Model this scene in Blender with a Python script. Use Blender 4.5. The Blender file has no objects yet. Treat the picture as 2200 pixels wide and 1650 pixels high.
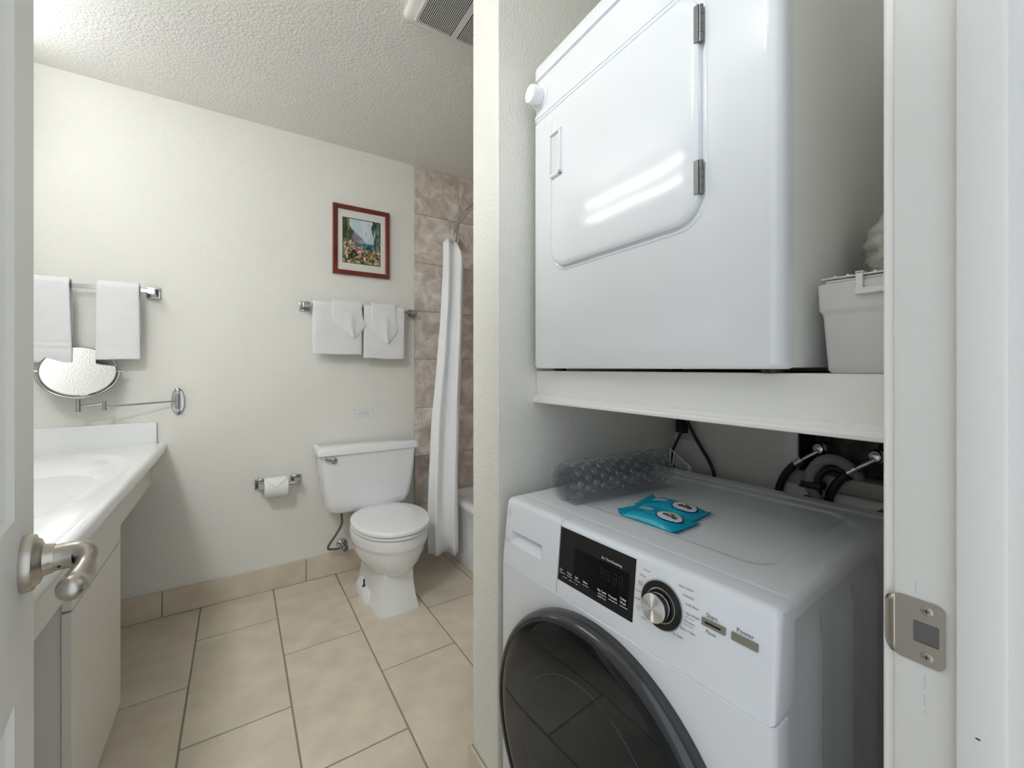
import bpy, bmesh, math, random
from mathutils import Vector, Matrix, noise
random.seed(7)
S = bpy.context.scene
COL = S.collection
PI = math.pi

# ------------------------------------------------------------------ camera, light, exposure
CAM_H = 1.17
cam_d = bpy.data.cameras.new('camera'); cam = bpy.data.objects.new('camera', cam_d); COL.objects.link(cam)
cam_d.sensor_width = 36.0; cam_d.lens = 36.0 * 903.5 / 2200.0
cam_d.shift_y = -(825.0 - 790.0) / 2200.0
cam_d.clip_start = 0.01
cam.location = (0, 0, CAM_H); cam.rotation_euler = (PI / 2, 0, -math.radians(33.1))
S.camera = cam
WORLD = 0.42          # pale daylight of the room behind the open door
TUBE = 7.9           # the two tubes of the vanity light
FILL_LAMP = 27.0            # added fill lamp, out of view, that brightens the lower room
w = bpy.data.worlds.new('world'); S.world = w; w.use_nodes = True
bg = w.node_tree.nodes['Background']; bg.inputs[0].default_value = (0.86, 0.93, 1.0, 1); bg.inputs[1].default_value = WORLD
S.view_settings.view_transform = 'Standard'; S.view_settings.look = 'None'
S.view_settings.gamma = 1.0; S.view_settings.use_curve_mapping = False
S.view_settings.exposure = 1.54
S.cycles.max_bounces = 7; S.cycles.diffuse_bounces = 5; S.cycles.glossy_bounces = 3; S.cycles.transmission_bounces = 2; S.cycles.transparent_max_bounces = 20
S.cycles.caustics_reflective = False; S.cycles.caustics_refractive = False

# ------------------------------------------------------------------ materials
def mat(name, col, rough=0.5, metal=0.0, bump=0.0, bscale=60.0, var=0.0, vscale=5.0, col2=None, spec=0.5,
        coat=0.0, sheen=0.0, detail=3.0, aniso=0.0, emit=0.0, alpha=1.0, island=0.0):
    m = bpy.data.materials.new(name); m.use_nodes = True
    nt = m.node_tree; N = nt.nodes; L = nt.links; b = N['Principled BSDF']
    b.inputs['Base Color'].default_value = (*col, 1); b.inputs['Roughness'].default_value = rough
    b.inputs['Metallic'].default_value = metal; b.inputs['Specular IOR Level'].default_value = spec
    b.inputs['Coat Weight'].default_value = coat; b.inputs['Sheen Weight'].default_value = sheen
    tc = N.new('ShaderNodeTexCoord')
    if var or island:
        no = N.new('ShaderNodeTexNoise'); no.inputs['Scale'].default_value = vscale; no.inputs['Detail'].default_value = 3
        L.new(tc.outputs['Object'], no.inputs['Vector'])
        mx = N.new('ShaderNodeMix'); mx.data_type = 'RGBA'
        c2 = col2 or tuple(c * (1 - var) for c in col)
        mx.inputs[6].default_value = (*col, 1); mx.inputs[7].default_value = (*c2, 1)
        rp = N.new('ShaderNodeMapRange'); rp.inputs[1].default_value = 0.35; rp.inputs[2].default_value = 0.68
        L.new(no.outputs[0], rp.inputs[0]); L.new(rp.outputs[0], mx.inputs[0])
        out = mx.outputs[2]
        if island:
            oi = N.new('ShaderNodeObjectInfo'); hv = N.new('ShaderNodeHueSaturation')
            mr = N.new('ShaderNodeMapRange'); mr.inputs[3].default_value = 1 - island; mr.inputs[4].default_value = 1 + island
            L.new(oi.outputs['Random'], mr.inputs[0]); L.new(mr.outputs[0], hv.inputs['Value']); L.new(out, hv.inputs['Color'])
            out = hv.outputs[0]
            # shift the noise from piece to piece
            ad = N.new('ShaderNodeVectorMath'); ad.operation = 'ADD'
            sc = N.new('ShaderNodeMath'); sc.operation = 'MULTIPLY'; sc.inputs[1].default_value = 37.0
            L.new(oi.outputs['Random'], sc.inputs[0]); L.new(tc.outputs['Object'], ad.inputs[0]); L.new(sc.outputs[0], ad.inputs[1])
            L.new(ad.outputs[0], no.inputs['Vector'])
        L.new(out, b.inputs['Base Color'])
    if bump:
        nb = N.new('ShaderNodeTexNoise'); nb.inputs['Scale'].default_value = bscale; nb.inputs['Detail'].default_value = detail
        L.new(tc.outputs['Object'], nb.inputs['Vector'])
        bp = N.new('ShaderNodeBump'); bp.inputs['Strength'].default_value = bump; bp.inputs['Distance'].default_value = 0.01
        L.new(nb.outputs[0], bp.inputs['Height']); L.new(bp.outputs[0], b.inputs['Normal'])
    if aniso:
        b.inputs['Anisotropic'].default_value = aniso
        tg = N.new('ShaderNodeTangent'); tg.direction_type = 'RADIAL'; tg.axis = 'X'; L.new(tg.outputs[0], b.inputs['Tangent'])
    if emit:
        b.inputs['Emission Color'].default_value = (*col, 1); b.inputs['Emission Strength'].default_value = emit
    if alpha < 1: b.inputs['Alpha'].default_value = alpha
    return m
M = {}
M['wall'] = mat('wall_paint', (0.815, 0.802, 0.75), 0.6, bump=0.22, bscale=130, detail=1)
M['ceiling'] = mat('ceiling_texture', (0.86, 0.85, 0.81), 0.8, bump=0.5, bscale=105, detail=2)
M['trim'] = mat('trim_paint', (0.87, 0.865, 0.84), 0.35)
M['jamb'] = mat('jamb_paint', (0.74, 0.735, 0.71), 0.4)
M['door'] = mat('door_paint', (0.82, 0.815, 0.775), 0.4)
M['tile'] = mat('floor_tile', (0.72, 0.635, 0.51), 0.42, bump=0.04, bscale=60, var=0.14, vscale=9, island=0.035)
M['grout'] = mat('grout', (0.31, 0.265, 0.22), 0.9)
M['stone'] = None
M['porcelain'] = mat('porcelain', (0.87, 0.88, 0.90), 0.09, coat=0.3)
M['seat'] = mat('seat_plastic', (0.87, 0.875, 0.885), 0.18)
M['dryer'] = mat('dryer_enamel', (0.85, 0.87, 0.90), 0.095)
M['dryer_side'] = mat('dryer_side_bounce_enamel', (0.84, 0.84, 0.81), 0.35)  # warmer than the front: shade and wall bounce put into the colour
M['washer'] = mat('washer_enamel', (0.84, 0.86, 0.91), 0.22)
M['washer_top'] = mat('washer_top_enamel', (0.88, 0.90, 0.93), 0.12)
M['chrome'] = mat('chrome', (0.50, 0.50, 0.51), 0.09, metal=1)
M['steel'] = mat('brushed_steel', (0.62, 0.615, 0.60), 0.24, metal=1)
M['dial'] = mat('spun_steel', (0.74, 0.74, 0.74), 0.2, metal=1)
def spin(m):
    N = m.node_tree.nodes; L = m.node_tree.links; b = N['Principled BSDF']; tc = N.new('ShaderNodeTexCoord')
    wv = N.new('ShaderNodeTexWave'); wv.wave_type = 'RINGS'; wv.rings_direction = 'X'; wv.inputs['Scale'].default_value = 420
    L.new(tc.outputs['Object'], wv.inputs['Vector'])
    bp = N.new('ShaderNodeBump'); bp.inputs['Strength'].default_value = 0.9; bp.inputs['Distance'].default_value = 0.00022
    L.new(wv.outputs['Fac'], bp.inputs['Height']); L.new(bp.outputs[0], b.inputs['Normal'])
spin(M['dial'])
M['nickel'] = mat('satin_nickel', (0.52, 0.49, 0.44), 0.3, metal=1)
M['towel'] = mat('terry_cotton', (0.90, 0.905, 0.92), 0.95, bump=0.5, bscale=420, sheen=0.3, detail=2)
M['curtain'] = mat('curtain_cloth', (0.90, 0.91, 0.93), 0.8, bump=0.08, bscale=300, sheen=0.2)
M['counter'] = mat('cultured_marble', (0.87, 0.875, 0.88), 0.16, coat=0.25)
M['laminate'] = mat('cabinet_laminate', (0.78, 0.75, 0.70), 0.4)
M['laminate_side'] = M['laminate']
M['black_glass'] = mat('dark_door_glass', (0.008, 0.008, 0.009), 0.03, spec=0.55)
M['black_glass'].node_tree.nodes['Principled BSDF'].inputs['Specular Tint'].default_value = (0.72, 0.86, 1.0, 1)
M['ring'] = mat('dark_door_ring', (0.035, 0.036, 0.038), 0.12, spec=0.7)
M['black'] = mat('black_plastic', (0.012, 0.012, 0.013), 0.35)
M['rubber'] = mat('black_rubber', (0.015, 0.015, 0.016), 0.5)
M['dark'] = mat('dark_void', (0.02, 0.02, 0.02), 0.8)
M['print_dark'] = mat('dark_print', (0.10, 0.11, 0.13), 0.6)
M['print_grey'] = mat('grey_print', (0.50, 0.51, 0.53), 0.6)
M['grip_shade'] = mat('grip_shade_grey', (0.75, 0.76, 0.77), 0.6)
M['button'] = mat('champagne_button', (0.36, 0.35, 0.29), 0.35, metal=0.6)
M['paper'] = mat('white_paper', (0.86, 0.86, 0.86), 0.9)
M['mat_board'] = mat('mat_board', (0.74, 0.73, 0.68), 0.8)
M['frame'] = mat('red_brown_wood', (0.20, 0.035, 0.022), 0.3, var=0.35, vscale=14)
M['label'] = mat('label_film', (0.80, 0.82, 0.83), 0.4)
M['blue'] = mat('blue_film', (0.0, 0.42, 0.62), 0.22, bump=0.3, bscale=45, var=0.12, vscale=20)
M['navy'] = mat('navy_print', (0.01, 0.03, 0.12), 0.4)
M['white_print'] = mat('white_print', (0.85, 0.86, 0.88), 0.4)
M['green_print'] = mat('lime_print', (0.45, 0.55, 0.12), 0.4)
M['pale_blue'] = mat('pale_blue_print', (0.25, 0.62, 0.75), 0.35)
M['bin'] = mat('bin_plastic', (0.72, 0.715, 0.695), 0.4)
M['bin_light'] = mat('bin_lid_plastic', (0.82, 0.82, 0.80), 0.35)
M['foil'] = mat('grey_foil', (0.50, 0.48, 0.42), 0.55, bump=0.8, bscale=55)
M['hose_grey'] = mat('grey_hose', (0.30, 0.30, 0.30), 0.5)
M['outlet'] = mat('outlet_plate', (0.62, 0.60, 0.55), 0.4)
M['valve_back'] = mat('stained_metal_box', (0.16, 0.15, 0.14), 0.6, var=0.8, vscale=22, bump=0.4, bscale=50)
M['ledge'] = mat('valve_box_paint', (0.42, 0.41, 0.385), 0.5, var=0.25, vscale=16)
M['vent'] = mat('vent_plastic', (0.80, 0.79, 0.76), 0.45)
M['bolt'] = mat('bolt_dark', (0.08, 0.075, 0.07), 0.4, metal=0.7)
M['braid'] = mat('braided_steel', (0.22, 0.20, 0.16), 0.4, metal=0.8, bump=0.6, bscale=400)
M['mirror'] = mat('mirror_glass', (0.93, 0.94, 0.95), 0.02, metal=1)
M['tube'] = mat('fluorescent_tube', (0.96, 0.985, 1.0), 0.5, emit=TUBE)
M['fill_dome'] = mat('fill_lamp_dome', (0.94, 0.975, 1.0), 0.5, emit=FILL_LAMP)
M['housing'] = mat('housing_grey', (0.16, 0.16, 0.16), 0.5)
M['fixture'] = mat('fixture_white', (0.8, 0.8, 0.78), 0.4)
M['hinge'] = mat('hinge_metal', (0.20, 0.20, 0.20), 0.35, metal=0.8)

def stone_mat():
    m = bpy.data.materials.new('travertine_tile'); m.use_nodes = True
    nt = m.node_tree; N = nt.nodes; L = nt.links; b = N['Principled BSDF']; b.inputs['Roughness'].default_value = 0.45
    tc = N.new('ShaderNodeTexCoord'); oi = N.new('ShaderNodeObjectInfo')
    sc = N.new('ShaderNodeMath'); sc.operation = 'MULTIPLY'; sc.inputs[1].default_value = 53.0
    ad = N.new('ShaderNodeVectorMath'); ad.operation = 'ADD'
    L.new(oi.outputs['Random'], sc.inputs[0]); L.new(tc.outputs['Object'], ad.inputs[0]); L.new(sc.outputs[0], ad.inputs[1])
    n1 = N.new('ShaderNodeTexNoise'); n1.inputs['Scale'].default_value = 9.0; n1.inputs['Detail'].default_value = 9; n1.inputs['Distortion'].default_value = 0.55
    n1.inputs['Roughness'].default_value = 0.65
    L.new(ad.outputs[0], n1.inputs['Vector'])
    cr = N.new('ShaderNodeValToRGB'); e = cr.color_ramp.elements
    e[0].position = 0.30; e[0].color = (0.29, 0.245, 0.21, 1); e[1].position = 0.74; e[1].color = (0.70, 0.66, 0.625, 1)
    k = cr.color_ramp.elements.new(0.47); k.color = (0.42, 0.365, 0.325, 1)
    k = cr.color_ramp.elements.new(0.58); k.color = (0.53, 0.48, 0.44, 1)
    L.new(n1.outputs[0], cr.inputs[0])
    n2 = N.new('ShaderNodeTexNoise'); n2.inputs['Scale'].default_value = 34; n2.inputs['Detail'].default_value = 4; L.new(ad.outputs[0], n2.inputs['Vector'])
    r2 = N.new('ShaderNodeMapRange'); r2.inputs[1].default_value = 0.58; r2.inputs[2].default_value = 0.72; L.new(n2.outputs[0], r2.inputs[0])
    mx = N.new('ShaderNodeMix'); mx.data_type = 'RGBA'; mx.inputs[7].default_value = (0.30, 0.235, 0.195, 1)
    sm = N.new('ShaderNodeMath'); sm.operation = 'MULTIPLY'; sm.inputs[1].default_value = 0.6; L.new(r2.outputs[0], sm.inputs[0])
    L.new(sm.outputs[0], mx.inputs[0]); L.new(cr.outputs[0], mx.inputs[6])
    hv = N.new('ShaderNodeHueSaturation'); mr = N.new('ShaderNodeMapRange'); mr.inputs[3].default_value = 1.3; mr.inputs[4].default_value = 1.6
    L.new(oi.outputs['Random'], mr.inputs[0]); L.new(mr.outputs[0], hv.inputs['Value']); L.new(mx.outputs[2], hv.inputs['Color'])
    L.new(hv.outputs[0], b.inputs['Base Color'])
    bp = N.new('ShaderNodeBump'); bp.inputs['Strength'].default_value = 0.15; bp.inputs['Distance'].default_value = 0.005
    L.new(n2.outputs[0], bp.inputs['Height']); L.new(bp.outputs[0], b.inputs['Normal'])
    return m
M['stone'] = stone_mat()

def clear_mat():
    m = bpy.data.materials.new('clear_vinyl'); m.use_nodes = True
    nt = m.node_tree; N = nt.nodes; L = nt.links; N.remove(N['Principled BSDF'])
    tr = N.new('ShaderNodeBsdfTransparent'); tr.inputs[0].default_value = (0.87, 0.88, 0.89, 1)
    gl = N.new('ShaderNodeBsdfGlossy'); gl.inputs['Roughness'].default_value = 0.12; gl.inputs[0].default_value = (0.9, 0.92, 0.94, 1)
    df = N.new('ShaderNodeBsdfDiffuse'); df.inputs[0].default_value = (0.30, 0.32, 0.34, 1)
    fr = N.new('ShaderNodeLayerWeight'); fr.inputs[0].default_value = 0.22
    ma = N.new('ShaderNodeMath'); ma.operation = 'MULTIPLY_ADD'; ma.inputs[1].default_value = 0.8; ma.inputs[2].default_value = 0.08
    pw = N.new('ShaderNodeMath'); pw.operation = 'POWER'; pw.inputs[1].default_value = 2.2; L.new(fr.outputs['Facing'], pw.inputs[0]); L.new(pw.outputs[0], ma.inputs[0])
    m1 = N.new('ShaderNodeMixShader'); m1.inputs[0].default_value = 0.13; L.new(tr.outputs[0], m1.inputs[1]); L.new(df.outputs[0], m1.inputs[2])
    m2 = N.new('ShaderNodeMixShader'); L.new(ma.outputs[0], m2.inputs[0]); L.new(m1.outputs[0], m2.inputs[1]); L.new(gl.outputs[0], m2.inputs[2])
    L.new(m2.outputs[0], N['Material Output'].inputs[0])
    return m
M['clear'] = clear_mat()

# ------------------------------------------------------------------ mesh helpers
class MB:
    def __init__(s): s.bm = bmesh.new()
    def face(s, pts):
        vs = [s.bm.verts.new(p) for p in pts]
        return s.bm.faces.new(vs)
    def box(s, x0, x1, y0, y1, z0, z1, bev=0.0, seg=2):
        r = bmesh.ops.create_cube(s.bm, size=1.0)
        vs = r['verts']
        for v in vs: v.co = Vector(((x0 + x1) / 2 + v.co.x * (x1 - x0), (y0 + y1) / 2 + v.co.y * (y1 - y0), (z0 + z1) / 2 + v.co.z * (z1 - z0)))
        if bev:
            es = {e for v in vs for e in v.link_edges}
            bmesh.ops.bevel(s.bm, geom=list(es), offset=bev, segments=seg, profile=0.5, affect='EDGES')
        return s
    def loft(s, rings, cap0=True, cap1=True, closed=True):
        R = [[s.bm.verts.new(p) for p in r] for r in rings]
        n = len(R[0])
        for a, b in zip(R[:-1], R[1:]):
            for i in range(n if closed else n - 1):
                j = (i + 1) % n
                s.bm.faces.new((a[i], a[j], b[j], b[i]))
        if closed and cap0: s.bm.faces.new(list(reversed(R[0])))
        if closed and cap1: s.bm.faces.new(R[-1])
        return s
    def tube(s, path, r, n=12, caps=True):
        P = [Vector(p) for p in path]; k = len(P); rings = []
        rr = r if isinstance(r, (list, tuple)) else [r] * k
        up = None
        for i in range(k):
            t = (P[min(i + 1, k - 1)] - P[max(i - 1, 0)]).normalized()
            if up is None:
                a = Vector((0, 0, 1)) if abs(t.z) < 0.9 else Vector((1, 0, 0))
                up = (a - t * a.dot(t)).normalized()
            else: up = (up - t * up.dot(t)).normalized()
            sd = t.cross(up)
            rings.append([P[i] + (up * math.cos(2 * PI * q / n) + sd * math.sin(2 * PI * q / n)) * rr[i] for q in range(n)])
        return s.loft(rings, caps, caps)
    def cyl(s, p0, p1, r, r1=None, n=24): return s.tube([p0, p1], [r, r if r1 is None else r1], n)
    def lathe(s, prof, o, ax, n=32, caps=True):
        # prof: list of (radius, height along ax)
        ax = Vector(ax).normalized(); o = Vector(o)
        a = Vector((0, 0, 1)) if abs(ax.z) < 0.9 else Vector((1, 0, 0))
        u = (a - ax * a.dot(ax)).normalized(); v = ax.cross(u)
        rings = [[o + ax * h + (u * math.cos(2 * PI * q / n) + v * math.sin(2 * PI * q / n)) * max(r, 1e-5) for q in range(n)] for r, h in prof]
        return s.loft(rings, caps, caps)
    def grid(s, f, nu, nv):
        V = [[s.bm.verts.new(f(i / nu, j / nv)) for j in range(nv + 1)] for i in range(nu + 1)]
        for i in range(nu):
            for j in range(nv): s.bm.faces.new((V[i][j], V[i + 1][j], V[i + 1][j + 1], V[i][j + 1]))
        return s
    def prism(s, out, f0, f1):
        return s.loft([[f0(*p) for p in out], [f1(*p) for p in out]])
    def text(s, body, size, fn, align='LEFT', shear=0.0, bold=0.0):
        cu = bpy.data.curves.new('t', 'FONT'); cu.body = body; cu.size = size; cu.align_x = align; cu.shear = shear; cu.resolution_u = 2; cu.offset = bold
        ob = bpy.data.objects.new('t', cu); COL.objects.link(ob)
        dg = bpy.context.evaluated_depsgraph_get(); me = bpy.data.meshes.new_from_object(ob.evaluated_get(dg))
        vs = [s.bm.verts.new(fn(v.co.x, v.co.y)) for v in me.vertices]
        for p in me.polygons:
            try: s.bm.faces.new([vs[i] for i in p.vertices])
            except ValueError: pass
        bpy.data.objects.remove(ob); bpy.data.curves.remove(cu); bpy.data.meshes.remove(me)
        return s
    def bevel(s, off, seg=2, ang=40):
        es = [e for e in s.bm.edges if len(e.link_faces) == 2 and e.calc_face_angle(0) > math.radians(ang)]
        bmesh.ops.bevel(s.bm, geom=es, offset=off, segments=seg, profile=0.5, affect='EDGES', clamp_overlap=True)
        return s
    def build(s, name, m, parent=None, smooth=True, ang=40, loc=None, rotz=0.0, recalc=True, solid=0.0, subsurf=0, label=None):
        if recalc: bmesh.ops.recalc_face_normals(s.bm, faces=s.bm.faces)
        me = bpy.data.meshes.new(name); s.bm.to_mesh(me); s.bm.free()
        mats = m if isinstance(m, list) else [m]
        for q in mats: me.materials.append(M[q])
        if smooth:
            me.polygons.foreach_set('use_smooth', [True] * len(me.polygons)); me.set_sharp_from_angle(angle=math.radians(ang))
        o = bpy.data.objects.new(name, me); COL.objects.link(o)
        if parent: o.parent = parent
        if loc: o.location = loc
        o.rotation_euler.z = rotz
        if solid:
            md = o.modifiers.new('solid', 'SOLIDIFY'); md.thickness = solid; md.offset = 0
        if subsurf:
            md = o.modifiers.new('sub', 'SUBSURF'); md.levels = subsurf; md.render_levels = subsurf
        if label: o['label'] = label
        return o
def thing(name, label, cat, loc=(0, 0, 0), rotz=0.0, group=None, kind=None):
    o = bpy.data.objects.new(name, None); COL.objects.link(o); o.location = loc; o.rotation_euler.z = rotz
    o.empty_display_size = 0.05
    if kind: o['kind'] = kind
    o['label'] = label; o['category'] = cat
    if group: o['group'] = group
    return o
def tag(o, label, cat, group=None, kind=None):
    o['label'] = label; o['category'] = cat
    if group: o['group'] = group
    if kind: o['kind'] = kind
    return o
def struct(o, label=None, cat=None):
    o['kind'] = 'structure'
    if label: o['label'] = label; o['category'] = cat
    return o
def lerp(a, b, t): return a + (b - a) * t
def smooth(t): t = max(0.0, min(1.0, t)); return t * t * (3 - 2 * t)
def rrect(hw, hd, r, n=6, cx=0.0, cy=0.0):
    r = min(r, hw - 1e-4, hd - 1e-4); out = []
    for sx, sy, a0 in ((1, 1, 0), (-1, 1, 90), (-1, -1, 180), (1, -1, 270)):
        for k in range(n + 1):
            a = math.radians(a0 + 90 * k / n)
            out.append((cx + sx * (hw - r) + r * math.cos(a), cy + sy * (hd - r) + r * math.sin(a)))
    return out
def bez(pts, n=8):
    # Catmull-Rom through the points
    P = [Vector(p) for p in pts]; out = []
    for i in range(len(P) - 1):
        a = P[max(i - 1, 0)]; b = P[i]; c = P[i + 1]; d = P[min(i + 2, len(P) - 1)]
        for k in range(n):
            t = k / n
            out.append(0.5 * ((2 * b) + (c - a) * t + (2 * a - 5 * b + 4 * c - d) * t * t + (3 * b - a - 3 * c + d) * t ** 3))
    out.append(P[-1]); return out

# ------------------------------------------------------------------ the setting
YW = 2.555; CEIL = 2.442; XL = -0.86; XR = 1.92
XP = 0.549; YP0 = 0.907; YP1 = 1.042; XB = 1.263; YF = 0.128; YF0 = 0.02
XJ = 0.515; XH = -0.128
fl = struct(MB().box(XL - 0.1, XR + 0.1, -1.0, YW + 0.1, -0.06, -0.0035).build('floor', 'grout', smooth=False), 'grout bed under the beige floor tiles laid in running bond', 'floor')
TILE_CACHE = {}
def floor_tile(x0, x1, y0, y1):
    g = 0.0028; w_ = round(x1 - x0 - 2 * g, 4); d_ = round(y1 - y0 - 2 * g, 4)
    if w_ < 0.01 or d_ < 0.01: return
    k = (w_, d_)
    if k not in TILE_CACHE:
        o = MB().box(-w_ / 2, w_ / 2, -d_ / 2, d_ / 2, -0.009, 0, 0.0012, 1).build('tile', 'tile', fl); TILE_CACHE[k] = o.data
    else:
        o = bpy.data.objects.new('tile', TILE_CACHE[k]); COL.objects.link(o); o.parent = fl
    o.location = ((x0 + x1) / 2, (y0 + y1) / 2, random.uniform(-0.0004, 0.0004))
PX = 0.3088; PY = 0.611
for c in range(-3, 6):
    x0 = -0.152 + PX * c; x1 = x0 + PX
    off = 1.634 if c % 2 == 0 else 1.329
    for r in range(-5, 3):
        y0 = off + PY * r; y1 = y0 + PY
        floor_tile(max(x0, XL - 0.05), min(x1, XR), max(y0, -0.98), min(y1, YW + 0.02))

wb = struct(MB().box(XL - 0.1, XR + 0.1, YW, YW + 0.1, 0, CEIL).build('wall_back', 'wall', smooth=False), 'cream textured back wall with the towel bars and picture', 'wall')
struct(MB().box(XL - 0.1, XL, YF, YW, 0, CEIL).build('wall_left', 'wall', smooth=False), 'cream left wall behind the vanity and open door', 'wall')
struct(MB().box(XR, XR + 0.1, YP1, YW, 0, CEIL).build('wall_right', 'wall', smooth=False), 'cream wall at the far side of the tub', 'wall')
struct(MB().box(XP, XR + 0.1, YP0, YP1, 0, CEIL, 0.003, 1).build('wall_middle', 'wall'), 'cream partition wall end between toilet area and laundry niche', 'wall')
# closet back wall with the opening of the valve box
wc = MB()
oy0, oy1, oz0, oz1 = 0.235, 0.526, 0.70, 1.10
wc.box(XB, XB + 0.14, YF - 0.02, oy0, 0, CEIL); wc.box(XB, XB + 0.14, oy1, YP0 + 0.02, 0, CEIL)
wc.box(XB, XB + 0.14, oy0, oy1, 0, oz0); wc.box(XB, XB + 0.14, oy0, oy1, oz1, CEIL)
wco = struct(wc.build('wall_closet', 'wall', smooth=False), 'cream back wall of the laundry niche behind the washer', 'wall')
# wall with the doorway
fr = MB()
fr.box(XL - 0.1, XH - 0.035, YF0, YF, 0, CEIL); fr.box(XJ + 0.02, XB + 0.14, YF0, YF, 0, CEIL); fr.box(XH - 0.035, XJ + 0.02, YF0, YF, 2.06, CEIL)
struct(fr.build('wall_front', 'wall', smooth=False), 'cream wall around the doorway', 'wall')
struct(MB().box(XL - 0.1, XR + 0.1, YF0, YW + 0.1, CEIL, CEIL + 0.08).build('ceiling', 'ceiling', smooth=False), 'pale textured ceiling', 'ceiling')

# travertine tiles of the tub surround, each proud of the wall
sx = [0.931, 1.2352, 1.5394, 1.8436, XR]; sz = [-0.005, 0.307, 0.612, 0.918, 1.2235, 1.529, 1.834, 2.139, CEIL]
sw = MB().box(0.9305, XR, YW - 0.005, YW, 0, CEIL)
swo = sw.build('tile_backing', 'ledge', wb, smooth=False)
for i in range(4):
    for j in range(8):
        z0, z1 = max(sz[j], 0.0), sz[j + 1]; g = 0.0012
        o = MB().box(-(sx[i + 1] - sx[i]) / 2 + g, (sx[i + 1] - sx[i]) / 2 - g, -0.005, 0.004, -(z1 - z0) / 2 + g, (z1 - z0) / 2 - g, 0.001, 1).build('tile', 'stone', wb)
        o.location = ((sx[i] + sx[i + 1]) / 2, YW - 0.006 + random.uniform(-.0005, .0005), (z0 + z1) / 2)

wr = bpy.data.objects['wall_right']; yj = [YP1 + 0.001 + k * 0.3048 for k in range(5)] + [YW - 0.012]
for a, b in zip(yj[:-1], yj[1:]):
    for j in range(1, 8):
        z0, z1 = sz[j], sz[j + 1]; g = 0.0012
        o = MB().box(-0.004, 0.005, -(b - a) / 2 + g, (b - a) / 2 - g, -(z1 - z0) / 2 + g, (z1 - z0) / 2 - g, 0.001, 1).build('tile', 'stone', wr)
        o.location = (XR - 0.005, (a + b) / 2, (z0 + z1) / 2)

# tile skirting
bb = struct(MB().box(XL, 0.931, YW - 0.004, YW, 0, 0.119).build('baseboard_back', 'grout', smooth=False), 'beige tile skirting along the back wall', 'baseboard')
jx = [XL, -0.298, 0.314, 0.9305]
for a, b in zip(jx[:-1], jx[1:]):
    MB().box(a + 0.0015, b - 0.0015, YW - 0.011, YW - 0.003, 0.001, 0.12, 0.0015, 1).build('tile', 'tile', bb)
bm_ = struct(MB().box(XP - 0.003, XP, YP0, YP1, 0, 0.118).build('baseboard_middle', 'grout', smooth=False), 'beige tile skirting on the end of the partition wall', 'baseboard')
MB().box(XP - 0.011, XP - 0.002, YP0 + 0.006, YP1 + 0.001, 0.001, 0.12, 0.0015, 1).build('tile', 'tile', bm_)
MB().box(XP - 0.011, XP + 0.12, YP1 + 0.0015, YP1 + 0.011, 0.001, 0.12, 0.0015, 1).build('tile', 'tile', bm_)

# door frame on the right with stop, casing and strike plate
jm = struct(MB().box(XJ, XJ + 0.02, YF0 - 0.005, 0.1355, 0, 2.05, 0.003, 2).build('trim_1', 'jamb'), 'worn off-white door jamb with a metal strike plate', 'door frame')
MB().box(XJ - 0.011, XJ + 0.001, 0.064, 0.0926, 0, 2.05, 0.0025, 2).build('door_stop', 'jamb', jm)
cs = struct(MB().box(XJ + 0.005, XJ + 0.027, YF, 0.1445, 0, 2.1, 0.0035, 3).build('trim_2', 'trim'), 'off-white casing edge of the doorway beside the laundry niche', 'door casing')
sp = MB()
zc = 0.9325
# rounded plate built as ring between outline and hole outline
n_out = rrect(0.0175, 0.0285, 0.006, 5, 0.1178, zc); n_in = rrect(0.0085, 0.0095, 0.0015, 5, 0.1125, zc)
for xq, rev in ((XJ - 0.0016, False), (XJ + 0.0004, True)):
    A = [sp.bm.verts.new((xq, y, z)) for y, z in n_out]; B = [sp.bm.verts.new((xq, y, z)) for y, z in n_in]
    for i in range(len(A)):
        j = (i + 1) % len(A); sp.bm.faces.new((A[i], A[j], B[j], B[i]))
    if not rev: A0, B0 = A, B
for i in range(len(A)):
    j = (i + 1) % len(A); sp.bm.faces.new((A0[i], A0[j], A[j], A[i])); sp.bm.faces.new((B0[i], B0[j], B[j], B[i]))
spo = sp.build('strike_plate', 'nickel', jm, label='satin nickel strike plate with two screws')
# lip bent around the jamb edge
lip = MB()
def lipf(u, v):
    a = u * 0.85; zz = zc + (v - 0.5) * (0.054 - 0.016 * u * u)
    return (XJ - 0.0016 + 0.014 * (1 - math.cos(a)), 0.1335 + 0.0105 * math.sin(a), zz)
lip.grid(lipf, 8, 8).build('lip', 'nickel', spo, solid=0.0012)
MB().box(XJ - 0.0005, XJ + 0.0003, 0.1035, 0.1215, zc - 0.011, zc + 0.011).build('latch_pocket', 'hinge', spo, smooth=False)
for dz in (-0.0205, 0.0205):
    sc_ = MB().lathe([(0.0044, 0), (0.0044, 0.00025), (0.0040, 0.0004), (0.0, 0.00042)], (XJ - 0.0017, 0.112, zc + dz), (-1, 0, 0), 20).build('screw', 'nickel', spo)
    cr_ = MB(); cr_.box(XJ - 0.0023, XJ - 0.0019, 0.1100, 0.1140, zc + dz - 0.0004, zc + dz + 0.0004); cr_.box(XJ - 0.0023, XJ - 0.0019, 0.1116, 0.1124, zc + dz - 0.0020, zc + dz + 0.0020)
    # slot cross as a child would be a fourth level: joined to the plate's sub-parts
    cr_.build('screw_slot', 'bolt', spo, smooth=False)
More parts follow.
